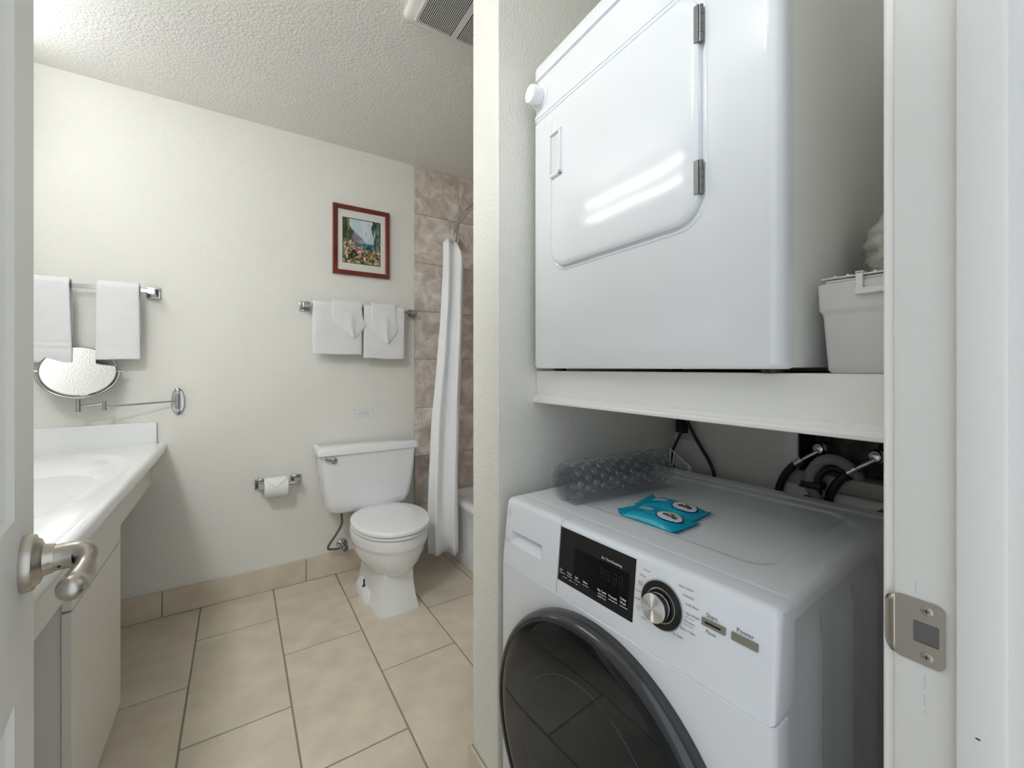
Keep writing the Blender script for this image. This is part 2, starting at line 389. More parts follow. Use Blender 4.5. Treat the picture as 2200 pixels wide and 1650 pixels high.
# chips and scratches in the jamb paint
for (y, z0, z1) in ((0.1195, 0.966, 0.976), (0.1135, 0.882, 0.895), (0.1137, 0.868, 0.877), (0.1134, 0.860, 0.864)):
    MB().box(XJ - 0.0002, XJ + 0.001, y - 0.0002, y + 0.0002, z0, z1).build('scratch', 'print_grey', jm, smooth=False)
for (y, z) in ((0.0795, 0.868), (0.0775, 0.843), (0.082, 1.487)):
    MB().box(XJ - 0.0115, XJ - 0.0105, y - 0.0013, y + 0.0013, z - 0.0005, z + 0.0005).build('scratch', 'bolt', jm, smooth=False)
# left jamb and head
struct(MB().box(XH - 0.035, XH - 0.012, YF0 - 0.005, 0.1355, 0, 2.05, 0.003, 2).build('trim_3', 'jamb'), 'off-white hinge-side door jamb', 'door frame')
struct(MB().box(XH - 0.035, XJ + 0.02, YF0 - 0.005, 0.1355, 2.05, 2.07, 0.003, 2).build('trim_4', 'jamb'), 'off-white head of the door frame', 'door frame')

# the open panel door (local x along the leaf, face seen at y = 0)
DL = 0.65; DT = 0.035
dr = bpy.data.objects.new('door_1', None); COL.objects.link(dr); dr.location = (XH, 0.14, 0.008); dr.rotation_euler.z = math.radians(98)
struct(dr, 'off-white six-panel door standing open at the left edge', 'door')
d = MB()
zr = [(0.0, 0.20), (0.795, 0.995), (1.60, 1.70), (1.915, 2.03)]
pz = [(0.20, 0.795), (0.995, 1.60), (1.70, 1.915)]
px = [(0.105, 0.2775), (0.3725, 0.545)]
d.box(0, 0.105, 0, DT, 0, 2.03); d.box(0.545, DL, 0, DT, 0, 2.03); d.box(0.2775, 0.3725, 0, DT, 0, 2.03)
for z0, z1 in zr:
    for x0, x1 in px: d.box(x0, x1, 0, DT, z0, z1)
d.build('leaf', 'door', dr, smooth=False)
for z0, z1 in pz:
    for x0, x1 in px:
        p = MB()
        prof = [(0.0, 0.0), (0.003, 0.006), (0.008, 0.011), (0.016, 0.0135), (0.026, 0.013), (0.043, 0.0045), (0.046, 0.0035)]
        for side in (0, 1):
            rings = []
            for ins, dep in prof:
                y = dep if side == 0 else DT - dep
                rings.append([(x0 + ins, y, z0 + ins), (x1 - ins, y, z0 + ins), (x1 - ins, y, z1 - ins), (x0 + ins, y, z1 - ins)])
            p.loft(rings, False, True)
        p.build('panel', 'door', dr, recalc=True, ang=12)
hz = 0.933; hx = DL - 0.062
ro = MB().lathe([(0.032, 0.0), (0.0325, 0.006), (0.031, 0.0095), (0.0275, 0.0105), (0.025, 0.014), (0.0185, 0.0165), (0.0172, 0.0215), (0.0168, 0.023), (0.0165, 0.025)], (hx, 0, hz), (0, -1, 0), 40).build('rose', 'nickel', dr, label='round satin nickel rose of the door lever')
nk = MB().tube(bez([(hx, -0.022, hz), (hx, -0.036, hz), (hx - 0.002, -0.047, hz), (hx - 0.012, -0.053, hz - 0.003), (hx - 0.03, -0.052, hz - 0.012), (hx - 0.05, -0.047, hz - 0.019), (hx - 0.066, -0.045, hz - 0.0175), (hx - 0.076, -0.045, hz - 0.016)], 5),
               [0.0152] * 11 + [0.0150, 0.0145, 0.0136, 0.0124, 0.0112, 0.0104, 0.0100, 0.0102, 0.0108, 0.0116, 0.0124, 0.0131, 0.0136, 0.0140, 0.0142, 0.0143, 0.0143, 0.0141, 0.0137, 0.0131, 0.0122, 0.0110, 0.0093, 0.0068, 0.003], 20)
nk.build('lever', 'nickel', dr, label='curved satin nickel door lever')
MB().lathe([(0.0016, 0), (0.0016, 0.0154)], (hx, -0.03, hz), (-0.9, 0, -0.55), 10).build('set_screw_hole', 'dark', dr)

# ------------------------------------------------------------------ vanity
vt = thing('vanity_counter', 'white cultured marble counter with moulded basin and backsplash', 'counter', (XL, 1.78, 0.0))
CX0 = 0.002; CX1 = 0.58; Y0c, Y1c = -0.80, YW - 1.78 - 0.001; ZT = 0.817   # local x from wall, local y along the wall
def basin(x, y):
    u = abs((x - 0.285) / 0.225); v = abs((y - 0.06) / 0.50)
    r = (u ** 2.6 + v ** 2.6) ** (1 / 2.6)
    if r >= 1: return 0.004 * smooth((r - 1) / 0.06) - 0.004
    return -0.004 - 0.125 * smooth((1 - r) / 0.62)
xs = [CX0 + (0.548 - CX0) * i / 44 for i in range(45)]
nose = [(0.556, 0.0015), (0.563, 0.0025), (0.570, 0.001), (0.5755, -0.004), (0.5785, -0.011), (0.5795, -0.020), (0.5785, -0.034), (0.5755, -0.042), (0.570, -0.047), (0.55, -0.048), (CX0, -0.048)]
nY = 70; ct = MB(); rings = []
for j in range(nY + 1):
    y = Y0c + (Y1c - Y0c) * j / nY
    rings.append([(x, y, ZT + basin(x, y)) for x in xs] + [(x, y, ZT + dz) for x, dz in nose])
ct.loft(rings).build('counter_top', 'counter', vt, ang=50)
MB().box(CX0, 0.544, Y1c - 0.02, Y1c, ZT - 0.001, 0.917, 0.003, 2).build('backsplash', 'counter', vt)
MB().box(CX0, 0.02, Y0c, Y1c - 0.021, ZT - 0.001, 0.917, 0.003, 2).build('backsplash', 'counter', vt)
MB().box(CX0, 0.50, Y0c, Y0c + 0.019, 0.0, 0.7685).build('added_shade_panel', 'laminate', vt, smooth=False)  # unseen panel added to keep lamp light out of the knee space
cab = thing('vanity_cabinet', 'off-white laminate cabinet with one drawer front above one door', 'cabinet', (XL, 1.68, 0))
MB().box(0.003, 0.505, -0.243, 0.243, 0.0, 0.625).build('carcass', 'laminate', cab, smooth=False)
MB().box(0.506, 0.525, -0.25, 0.25, 0.584, 0.767, 0.0012, 1).build('drawer_front', 'laminate', cab)
MB().box(0.506, 0.525, -0.25, 0.25, 0.03, 0.5795, 0.0012, 1).build('door', 'laminate', cab)
for nm, a, b in (('vanity_apron', 1.9305, YW - 0.001), ('vanity_apron', 0.985, 1.4295)):
    o = MB().box(XL + 0.502, XL + 0.522, a, b, 0.628, 0.768, 0.001, 1).build(nm, 'laminate')
    tag(o, 'off-white laminate apron under the counter between cabinet and back wall' if a > 1.5 else 'off-white laminate apron under the counter end nearest the open door', 'apron')

# ------------------------------------------------------------------ two-tube light over the vanity
vl = thing('vanity_light', 'twin-tube white fluorescent light above the vanity, glowing in the dryer door', 'light', (XL, 1.84, 2.16))
f_ = MB().box(0.0, 0.05, -0.47, 0.47, -0.03, 0.21, 0.006, 2).build('housing', 'housing', vl)
for y in (-0.46, 0.46): MB().box(0.05, 0.085, y - 0.012, y + 0.012, -0.02, 0.2, 0.004, 2).build('lamp_holder', 'fixture', vl)
for z in (0.03, 0.15): MB().cyl((0.072, -0.447, z), (0.072, 0.447, z), 0.013, n=8).build('tube', 'tube', vl)

cl = thing('added_fill_light', 'added round fill lamp, out of view above the near end of the vanity', 'light', (-0.70, 0.58, CEIL))
MB().lathe([(0.145, -0.0005), (0.145, -0.02), (0.138, -0.026)], (0, 0, 0), (0, 0, 1), 48).build('base', 'fixture', cl)  # invented fixture, added only to fill the dim lower room
MB().lathe([(0.135, -0.0262), (0.132, -0.045), (0.115, -0.066), (0.075, -0.082), (0.0, -0.089)], (0, 0, 0), (0, 0, 1), 18).build('fill_dome', 'fill_dome', cl)

# ------------------------------------------------------------------ exhaust vent in the ceiling
ev = thing('exhaust_vent', 'white louvred exhaust fan cover on the ceiling', 'vent', (0.683, 1.30, CEIL))
hw, hd = 0.187, 0.193
c = MB(); rings = []
for ins, dz in ((0.0, 0.0), (0.0, -0.008), (0.004, -0.014), (0.012, -0.018), (0.040, -0.0235)):
    rings.append([(x, y, dz) for x, y in rrect(hw - ins, hd - ins, 0.03, 5)])
c.loft(rings, False, False)
# frame plate around the two grilles
n_o = [(x, y) for x, y in rrect(hw - 0.040, hd - 0.040, 0.03, 5)]
c.build('cover', 'vent', ev, ang=30)
pl = MB()
for a, b, e, f in ((-hw + .036, -.143, -hd + .036, hd - .036), (.143, hw - .036, -hd + .036, hd - .036), (-.0115, .0115, -hd + .036, hd - .036),
                   (-.144, .144, -hd + .036, -.150), (-.144, .144, .172 - .012, hd - .036)):
    pl.box(a, b, e, f, -0.0255, -0.021)
pl.build('grille_frame', 'vent', ev, smooth=False)
sl = MB()
for s in (-1, 1):
    for k in range(20):
        x = s * (0.0145 + 0.1285 * (k + 0.5) / 20)
        sl.box(x - 0.0014, x + 0.0014, -0.151, 0.161, -0.0252, -0.0232)
o = sl.build('slat', 'vent', ev, smooth=False); o['kind'] = 'stuff'
MB().box(-0.146, 0.146, -0.153, 0.163, -0.013, -0.008).build('dark_backing', 'dark', ev, smooth=False)

# ------------------------------------------------------------------ towel bars and towels on the back wall
def towel_bar(name, label, x0, x1, z):
    t = thing(name, label, 'towel bar', (x0, YW, z))
    for x in (0, x1 - x0):
        p = MB().box(x - 0.026, x + 0.026, -0.008, -0.0005, -0.026, 0.026, 0.002, 2).build('wall_plate', 'chrome', t)
        a = MB(); rings = []
        for y, h in ((-0.007, 0.019), (-0.02, 0.0145), (-0.045, 0.0125), (-0.072, 0.0125)):
            rings.append([(x - h, y, -h), (x + h, y, -h), (x + h, y, h), (x - h, y, h)])
        a.loft(rings); a.bevel(0.0015, 1).build('post', 'chrome', t)
    MB().box(0.008, x1 - x0 - 0.008, -0.0675, -0.0525, -0.0085, 0.0085, 0.001, 1).build('rail', 'chrome', t)
    return t
towel_bar('towel_bar', 'chrome towel bar with two towels between picture and toilet', 0.306, 0.911, 1.506)
towel_bar('towel_bar', 'chrome towel bar over the extending mirror by the vanity', -0.80, -0.329, 1.517)

def towel(label, x0, x1, zb, zf, zbk, seed, amp=0.006, band=False, lean=0.0, grp=None, yoff=0.0, th=0.0095, flare=0.0, wav=1.0):
    # a folded towel over a rail: profile in y,z, swept along x
    yb = YW - 0.060; R = 0.0165 + yoff
    prof = []
    Lf = zb - zf; Lb = zb - zbk
    nf = 40
    for k in range(nf + 1): prof.append((-R - 0.004 * smooth(k / nf), -Lf + Lf * k / nf, 1 - k / nf))      # front, bottom to top
    prof = [(-R - 0.006 * (1 - (-z / Lf)), z, q) for (y, z, q) in prof]
    for k in range(1, 10):
        a = PI - PI * k / 10; prof.append((R * math.cos(a), R * math.sin(a), 0.0))
    for k in range(12): prof.append((R, -Lb * k / 11, 0.3 * k / 11))
    m = MB(); nx = 22; hw_ = (x1 - x0) / 2; cx = (x0 + x1) / 2
    def f(u, v):
        y, z, q = prof[min(int(round(v * (len(prof) - 1))), len(prof) - 1)]
        wq = hw_ * (1 + flare * q)
        x = cx + (2 * u - 1) * wq + lean * q
        nz = noise.noise(Vector((x * 9 * wav + seed, z * 3, seed))) * amp * (0.25 + q) + noise.noise(Vector((x * 25 + seed, z * 18, seed + 4))) * 0.0012
        zz = z + noise.noise(Vector((x * 7, seed, 0))) * 0.007 * q
        e = 1 - abs(2 * u - 1) ** 10
        yy = y - (abs(nz) if y < 0 else -0.3 * abs(nz)) + (1 - e) * 0.004 * (1 if y < 0 else -1)
        if band and y < 0:
            dz_ = z + Lf
            for b in (0.058, 0.084): yy += 0.0042 * math.exp(-((dz_ - b) / 0.003) ** 2)
        yy = min(yy, YW - yb - 0.006)
        return (x, yb + yy, zb + zz)
    m.grid(f, nx, len(prof) - 1)
    o = m.build('towel', 'towel', solid=th, subsurf=1, ang=180)
    o.name = 'hand_towel'
    return tag(o, label, 'towel', grp)
towel('white hand towel on the right-hand bar, left of the pair', 0.338, 0.594, 1.515, 1.243, 1.30, 1.3, 0.006, grp='towels on the right bar')
towel('white hand towel on the right-hand bar, next to the shower curtain', 0.602, 0.842, 1.513, 1.222, 1.29, 5.1, 0.005, grp='towels on the right bar')
towel('white towel with woven band, nearest the chrome bar end over the mirror', -0.506, -0.368, 1.526, 1.206, 1.30, 8.2, 0.006, band=True, flare=0.05, grp='towels on the left bar', th=0.012)
towel('white towel with woven band at the left, partly hidden by the door', -0.735, -0.588, 1.526, 1.19, 1.30, 11.9, 0.006, band=True, flare=0.12, grp='towels on the left bar', th=0.012)

def washcloth(label, x0, x1, zb, ztip, tipx, seed):
    yb = YW - 0.060; R = 0.0285; L = zb - ztip + R * 0.5
    cx = (x0 + x1) / 2; hw_ = (x1 - x0) / 2
    m = MB(); nv = 44; nu = 16
    def f(u, v):
        # v 0 at back hem, up over the rail, down to the tip
        lb = 0.10; arc = PI * R; tot = lb + arc + L
        sdist = v * tot
        if sdist < lb: y, z, q = R - 0.006, -(lb - sdist), 0.0
        elif sdist < lb + arc:
            a = (sdist - lb) / R; y, z, q = R * math.cos(a), R * math.sin(a), 0.0
        else: q = (sdist - lb - arc) / L; y, z = -R, -(sdist - lb - arc)
        wq = hw_ * (1.0 + 0.06 * math.sin(q * PI)) if q < 0.58 else hw_ * (1.0 + 0.06 * math.sin(q * PI)) * max(0.0, 1 - ((q - 0.58) / 0.42) ** 1.15) + 0.004
        c0 = cx + (tipx - cx) * smooth(max(0.0, (q - 0.2) / 0.8))
        x = c0 + (2 * u - 1) * wq
        fold = 0.010 * math.exp(-((u - 0.5 - 0.25 * (0.6 - q)) / 0.12) ** 2) * smooth(q * 1.6) + noise.noise(Vector((x * 20 + seed, z * 14, seed))) * 0.004 * q
        e = abs(2 * u - 1) ** 4
        yy = y - (fold if y < 0 else 0) + 0.008 * e * (1 if y < 0 else 0) * q
        return (x, yb + yy, zb + z)
    m.grid(f, nu, nv)
    o = m.build('washcloth', 'towel', solid=0.007, subsurf=1, ang=180)
    return tag(o, label, 'washcloth', 'washcloths folded to a point')
washcloth('white washcloth folded to a point over the left towel of the right-hand bar', 0.432, 0.590, 1.519, 1.352, 0.548, 2.2)
washcloth('white washcloth folded to a narrow point over the towel next to the curtain', 0.645, 0.785, 1.517, 1.325, 0.738, 6.4)

# ------------------------------------------------------------------ extending mirror
em = thing('extending_mirror', 'round chrome makeup mirror on a folding wall arm', 'mirror', (-0.239, YW, 1.01))
bp_ = MB(); rings = []
for y, k in ((-0.0005, 1.0), (-0.008, 1.0), (-0.013, 0.9), (-0.014, 0.72)):
    rings.append([(0.026 * k * math.cos(2 * PI * q / 32), y, 0.064 * k * math.sin(2 * PI * q / 32)) for q in range(32)])
bp_.loft(rings).build('wall_plate', 'chrome', em)
for z in (-0.048, 0.048): MB().lathe([(0.008, 0.0), (0.007, 0.005), (0.0, 0.007)], (0, -0.0135, z), (0, -1, 0), 16).build('cap_nut', 'chrome', em)
MB().cyl((0, -0.03, -0.034), (0, -0.03, 0.034), 0.0085).build('wall_pivot', 'chrome', em)
E1 = (-0.239, -0.098, -0.008); E2 = (-0.318, -0.10, -0.006)
MB().cyl((0, -0.03, 0.004), (E1[0], E1[1], -0.008), 0.0042).build('arm', 'chrome', em)
MB().cyl((E1[0], E1[1], -0.022), (E1[0], E1[1], 0.018), 0.0075).build('elbow', 'chrome', em)
MB().cyl((E1[0], E1[1], 0.008), (E2[0], E2[1], -0.002), 0.0042).build('arm', 'chrome', em)
MB().cyl((E2[0], E2[1], -0.024), (E2[0], E2[1], 0.028), 0.0085).build('elbow', 'chrome', em)
MC = Vector((-0.318, -0.088, 0.145)); tl = math.radians(27)
yw_ = math.radians(11)
nrm = Vector((math.sin(yw_) * math.cos(tl), -math.cos(yw_) * math.cos(tl), math.sin(tl)))
hd_ = MB().lathe([(0.112, 0.0065), (0.1165, 0.004), (0.118, 0.0), (0.1165, -0.004), (0.112, -0.0065), (0.11, -0.007)], MC, nrm, 56, caps=False)
hd_.build('mirror_rim', 'chrome', em)
MB().lathe([(0.1125, -0.001), (0.1125, 0.0045)], MC, nrm, 56).build('mirror_glass', 'mirror', em)
yk = []
R_ = 0.124
rt_ = Vector((math.cos(yw_), math.sin(yw_), 0)); up_ = nrm.cross(rt_) * -1
if up_.z < 0: up_ = -up_
for k in range(21):
    a = PI + PI * k / 20
    yk.append(MC + rt_ * (R_ * math.cos(a)) + up_ * (R_ * math.sin(a)) * 0.98)
MB().tube(yk, 0.0036, 10).build('yoke', 'chrome', em)
for s in (-1, 1): MB().cyl(MC + rt_ * s * 0.116, MC + rt_ * s * 0.141, 0.0055, n=14).build('pivot_knob', 'chrome', em)
low = MC - up_ * 0.122
MB().cyl((E2[0], E2[1], 0.026), (low.x, low.y, low.z), 0.0055, n=14).build('stem', 'chrome', em)

# ------------------------------------------------------------------ framed picture
pc = thing('framed_picture', 'red-brown framed tropical flower print above the towels', 'picture', (0.609, YW, 1.9055))
pw, ph = 0.160, 0.199; fwid = 0.025
out_p = [(0.0, -0.0005), (0.0, -0.019), (0.003, -0.022), (fwid - 0.004, -0.020), (fwid, -0.017), (fwid, -0.008)]
for a, b, c_, e in (((-pw, -ph), (pw, -ph), (1, 1), (-1, 1)), ((pw, -ph), (pw, ph), (-1, 1), (-1, -1)), ((pw, ph), (-pw, ph), (-1, -1), (1, -1)), ((-pw, ph), (-pw, -ph), (1, -1), (1, 1))):
    m = MB()
    m.loft([[(p[0] + s[0] * i, y, p[1] + s[1] * i) for i, y in out_p] for p, s in ((a, c_), (b, e))])
    m.build('frame_bar', 'frame', pc, ang=20)
mb_ = MB(); iw, ih = 0.108, 0.131
mb_.box(-pw + 0.02, -iw, -0.010, -0.006, -ph + 0.02, ph - 0.02); mb_.box(iw, pw - 0.02, -0.010, -0.006, -ph + 0.02, ph - 0.02)
mb_.box(-iw, iw, -0.010, -0.006, ih, ph - 0.02); mb_.box(-iw, iw, -0.010, -0.006, -ph + 0.02, -ih)
mb_.build('mat_board', 'mat_board', pc, smooth=False)
def paint_mat():
    m = bpy.data.materials.new('tropical_print'); m.use_nodes = True
    nt = m.node_tree; N = nt.nodes; L = nt.links; b = N['Principled BSDF']; b.inputs['Roughness'].default_value = 0.35
    tc = N.new('ShaderNodeTexCoord'); sp_ = N.new('ShaderNodeSeparateXYZ'); L.new(tc.outputs['Object'], sp_.inputs[0])
    def mth(op, a, b_=None, c=None):
        n = N.new('ShaderNodeMath'); n.operation = op
        for i, q in enumerate((a, b_, c)):
            if q is None: continue
            if isinstance(q, (int, float)): n.inputs[i].default_value = q
            else: L.new(q, n.inputs[i])
        return n.outputs[0]
    def noi(sc, det=4, dist=0.0, stretch=None):
        n = N.new('ShaderNodeTexNoise'); n.inputs['Scale'].default_value = sc; n.inputs['Detail'].default_value = det; n.inputs['Distortion'].default_value = dist
        if stretch:
            mp = N.new('ShaderNodeMapping'); mp.inputs['Scale'].default_value = stretch; mp.inputs['Rotation'].default_value = (0, 0.7, 0); L.new(tc.outputs['Object'], mp.inputs[0]); L.new(mp.outputs[0], n.inputs['Vector'])
        else: L.new(tc.outputs['Object'], n.inputs['Vector'])
        return n.outputs[0]
    def ramp(v, stops):
        r = N.new('ShaderNodeValToRGB'); e = r.color_ramp.elements
        e[0].position = stops[0][0]; e[0].color = (*stops[0][1], 1); e[1].position = stops[-1][0]; e[1].color = (*stops[-1][1], 1)
        for p, cc in stops[1:-1]: k = e.new(p); k.color = (*cc, 1)
        L.new(v, r.inputs[0]); return r.outputs[0]
    def mix(f, a, b_):
        x = N.new('ShaderNodeMix'); x.data_type = 'RGBA'; L.new(f, x.inputs[0]); L.new(a, x.inputs[6]); L.new(b_, x.inputs[7]); return x.outputs[2]
    X, Z = sp_.outputs[0], sp_.outputs[2]
    wob = mth('MULTIPLY_ADD', noi(22, 3), 0.10, -0.05)
    sky = ramp(noi(9, 5, 0.5), [(0.35, (0.45, 0.56, 0.62)), (0.6, (0.66, 0.74, 0.76))])
    hill = ramp(noi(16), [(0.4, (0.20, 0.18, 0.28)), (0.65, (0.42, 0.38, 0.50))])
    sea = ramp(noi(30, 4, 1.0), [(0.38, (0.01, 0.07, 0.09)), (0.6, (0.06, 0.27, 0.28))])
    fol = ramp(noi(42, 5, 1.5, (1, 1, 0.25)), [(0.36, (0.012, 0.022, 0.012)), (0.52, (0.07, 0.09, 0.03)), (0.7, (0.28, 0.33, 0.17))])
    flo = mix(mth('GREATER_THAN', noi(17, 4, 1.0), 0.52), ramp(noi(26, 6, 1.6), [(0.34, (0.015, 0.025, 0.012)), (0.46, (0.06, 0.08, 0.03)), (0.55, (0.45, 0.33, 0.14)), (0.66, (0.80, 0.72, 0.58))]), ramp(noi(40, 6, 2.0), [(0.30, (0.10, 0.02, 0.03)), (0.44, (0.36, 0.12, 0.13)), (0.55, (0.66, 0.44, 0.40)), (0.68, (0.90, 0.84, 0.80))]))
    # hill slopes down to the right
    hl = mth('SUBTRACT', mth('MULTIPLY_ADD', X, -0.95, 0.02), mth('ADD', Z, mth('MULTIPLY', wob, 0.3)))
    col = mix(mth('GREATER_THAN', hl, 0.0), sky, hill)
    col = mix(mth('LESS_THAN', mth('ADD', Z, mth('MULTIPLY', wob, 0.2)), -0.005), col, sea)
    lf = mth('GREATER_THAN', mth('ADD', mth('MULTIPLY', X, -1.0), mth('MULTIPLY_ADD', Z, -0.25, mth('MULTIPLY', wob, 0.8))), 0.042)
    col = mix(lf, col, fol)
    rf = mth('GREATER_THAN', mth('ADD', mth('MULTIPLY_ADD', noi(30, 3, 2.0, (1, 1, 0.2)), 0.20, -0.10), X), 0.062)
    fol2 = ramp(noi(48, 5, 1.5, (1, 1, 0.25)), [(0.36, (0.012, 0.03, 0.02)), (0.52, (0.06, 0.11, 0.07)), (0.7, (0.40, 0.48, 0.40))])
    col = mix(mth('MULTIPLY', rf, mth('GREATER_THAN', Z, -0.06)), col, fol2)
    fr_ = mth('LESS_THAN', mth('ADD', Z, mth('ADD', wob, mth('MULTIPLY', X, 0.35))), -0.025)
    col = mix(fr_, col, flo)
    L.new(col, b.inputs['Base Color'])
    return m
M['paint'] = paint_mat()
MB().box(-iw, iw, -0.009, -0.006, -ih, ih).build('print', 'paint', pc, smooth=False)
ed = MB()
for a, b, e, f in ((-iw, iw, ih - 0.004, ih), (-iw, iw, -ih, -ih + 0.004), (-iw, -iw + 0.004, -ih, ih), (iw - 0.004, iw, -ih, ih)): ed.box(a, b, -0.0096, -0.0088, e, f)
ed.build('print_border', 'bolt', pc, smooth=False)

# ------------------------------------------------------------------ small wall notice
ns = thing('wall_notice', 'small white printed notice label above the toilet tank', 'sign', (0.624, YW, 0.899))
MB().box(-0.053, 0.053, -0.0016, -0.0003, -0.026, 0.026).build('label_plate', 'label', ns, smooth=False)
bd = MB()
for a, b, e, f in ((-.053, .053, .0245, .026), (-.053, .053, -.026, -.0245), (-.053, -.0515, -.026, .026), (.0515, .053, -.026, .026)): bd.box(a, b, -0.002, -0.0014, e, f)
bd.build('border', 'print_grey', ns, smooth=False)
ln = MB()
for z, a, b in ((0.0165, -.018, .020), (0.008, -.036, .036), (0.0015, -.038, .034), (-0.005, -.038, .030), (-0.0145, -.036, .028)):
    x = a
    while x < b:
        wd = random.uniform(0.006, 0.013); ln.box(x, min(x + wd, b), -0.002, -0.0015, z - 0.0013, z + 0.0013); x += wd + 0.0022
ln.build('print_lines', 'print_grey', ns, smooth=False)

# ------------------------------------------------------------------ toilet roll holder and roll
th_ = thing('toilet_roll_holder', 'chrome toilet roll holder with two square posts', 'holder', (0.0, YW, 0.565))
for x in (0.099, 0.263):
    MB().box(x - 0.026, x + 0.026, -0.008, -0.0005, -0.026, 0.026, 0.002, 2).build('wall_plate', 'chrome', th_)
    a = MB(); a.loft([[(x - h, y, -h), (x + h, y, -h), (x + h, y, h), (x - h, y, h)] for y, h in ((-0.007, 0.019), (-0.025, 0.014), (-0.05, 0.0125), (-0.082, 0.0125))]); a.bevel(0.0015, 1).build('post', 'chrome', th_)
MB().cyl((0.10, -0.068, 0), (0.262, -0.068, 0), 0.009).build('spindle', 'chrome', th_)
tr = thing('toilet_roll', 'white toilet roll with its end folded to a point', 'toilet roll', (0.165, YW - 0.068, 0.553))
rl = MB(); ro_, ri_ = 0.050, 0.020
rl.lathe([(ri_, -0.053), (ro_ - 0.001, -0.053), (ro_, -0.052), (ro_, 0.052), (ro_ - 0.001, 0.053), (ri_, 0.053), (ri_, -0.053)], (0, 0, 0), (1, 0, 0), 48, caps=False)
rl.build('paper_roll', 'paper', tr, ang=30)
fl_ = MB()
def flap(u, v):
    a = lerp(2.0, 0.28, v); hwf = 0.0528 if v < 0.45 else lerp(0.0528, 0.001, (v - 0.45) / 0.55)
    r = ro_ + 0.0012 + 0.004 * max(0.0, v - 0.6)
    # angle measured from the outward (-y) direction, up
    ang = lerp(1.9, 0.15, v)
    return ((2 * u - 1) * hwf, -r * math.cos(ang), r * math.sin(ang))
fl_.grid(flap, 8, 24).build('folded_end', 'paper', tr, solid=0.0012, ang=60)

# ------------------------------------------------------------------ toilet
TX = 0.615
to = thing('toilet', 'white two-piece toilet with closed round lid', 'toilet', (TX, YW, 0))
tk = MB(); rings = []
for z, hw_, y0, y1, r in ((0.398, 0.150, -0.185, -0.06, 0.05), (0.402, 0.195, -0.205, -0.045, 0.05), (0.415, 0.214, -0.212, -0.036, 0.045), (0.45, 0.226, -0.216, -0.03, 0.04),
                          (0.52, 0.236, -0.219, -0.028, 0.034), (0.62, 0.247, -0.222, -0.026, 0.03), (0.716, 0.254, -0.224, -0.024, 0.028)):
    rings.append([(x - 0.006, y, z) for x, y in rrect(hw_, (y1 - y0) / 2, r, 6, 0, (y0 + y1) / 2)])
tk.loft(rings).build('tank', 'porcelain', to, ang=50)
ld = MB(); rings = []
for z, ins in ((0.712, 0.004), (0.716, 0.0), (0.738, 0.0), (0.746, 0.004), (0.750, 0.014)):
    rings.append([(x - 0.006, y, z) for x, y in rrect(0.268 - ins, 0.109 - ins, 0.022, 6, 0, -0.126)])
ld.loft(rings).build('tank_lid', 'porcelain', to, ang=40)
lv = MB().lathe([(0.015, 0.0), (0.015, 0.006), (0.010, 0.011)], (-0.195, -0.222, 0.686), (0, -1, 0), 20).build('flush_mount', 'chrome', to)
MB().tube(bez([(-0.195, -0.236, 0.686), (-0.215, -0.242, 0.692), (-0.245, -0.243, 0.703)], 5), [0.0065] * 6 + [0.006, 0.006, 0.0065, 0.007, 0.0055], 12).build('flush_lever', 'chrome', to)
BX = 0.034   # bowl centre line
def egg(z, hw_, yf, yb, p=2.0, n=40, sx_=0.0):
    out = []; cy = yb + (yf - yb) * 0.46
    for q in range(n):
        a = 2 * PI * q / n; c_, s_ = math.cos(a), math.sin(a)
        x = hw_ * math.copysign(abs(c_) ** (2 / p), c_); yy = math.copysign(abs(s_) ** (2 / p), s_)
        y = cy + (yb - cy) * yy if yy > 0 else cy + (cy - yf) * yy
        out.append((BX + x, y, z))
    return out
bw = MB()
bw.loft([egg(0.176, 0.088, -0.585, -0.20), egg(0.186, 0.108, -0.600, -0.20), egg(0.205, 0.130, -0.617, -0.19), egg(0.235, 0.150, -0.634, -0.18), egg(0.27, 0.166, -0.648, -0.17),
         egg(0.30, 0.174, -0.656, -0.165), egg(0.312, 0.1765, -0.659, -0.165), egg(0.318, 0.181, -0.664, -0.165), egg(0.33, 0.1845, -0.668, -0.163), egg(0.36, 0.1845, -0.669, -0.163), egg(0.372, 0.183, -0.668, -0.163), egg(0.376, 0.178, -0.662, -0.165)])
bw.build('bowl', 'porcelain', to, ang=60)
MB().box(BX - 0.10, BX + 0.10, -0.24, -0.05, 0.26, 0.397, 0.015, 3).build('tank_shelf', 'porcelain', to)
# angular pedestal
pd = MB(); rings = []
def pring(z, hw_, yf, yb, ch, bow):
    return [(BX - hw_, yf + ch, z), (BX - hw_ + ch * 0.25, yf, z), (BX, yf - bow, z), (BX + hw_ - ch * 0.25, yf, z), (BX + hw_, yf + ch, z), (BX + hw_ * 1.02, (yf + yb) / 2, z), (BX + hw_ * 0.9, yb, z), (BX - hw_ * 0.9, yb, z), (BX - hw_ * 1.02, (yf + yb) / 2, z)]
for z, hw_, yf in ((0.0, 0.104, -0.582), (0.012, 0.103, -0.581), (0.06, 0.094, -0.570), (0.12, 0.086, -0.563), (0.19, 0.082, -0.562), (0.24, 0.082, -0.56)):
    rings.append(pring(z, hw_, yf, -0.16, 0.05, 0.012))
pd.loft(rings); pd.bevel(0.006, 2, 14).build('pedestal', 'porcelain', to, ang=25)
ff = MB(); ff.loft([[(BX + x, y, z) for x, y in rrect(0.128 - i, 0.15 - i, 0.09, 8, 0, -0.31)] for z, i in ((0.0, 0.0), (0.035, 0.003), (0.05, 0.012), (0.055, 0.03))])
ff.build('foot_flange', 'porcelain', to, ang=50)
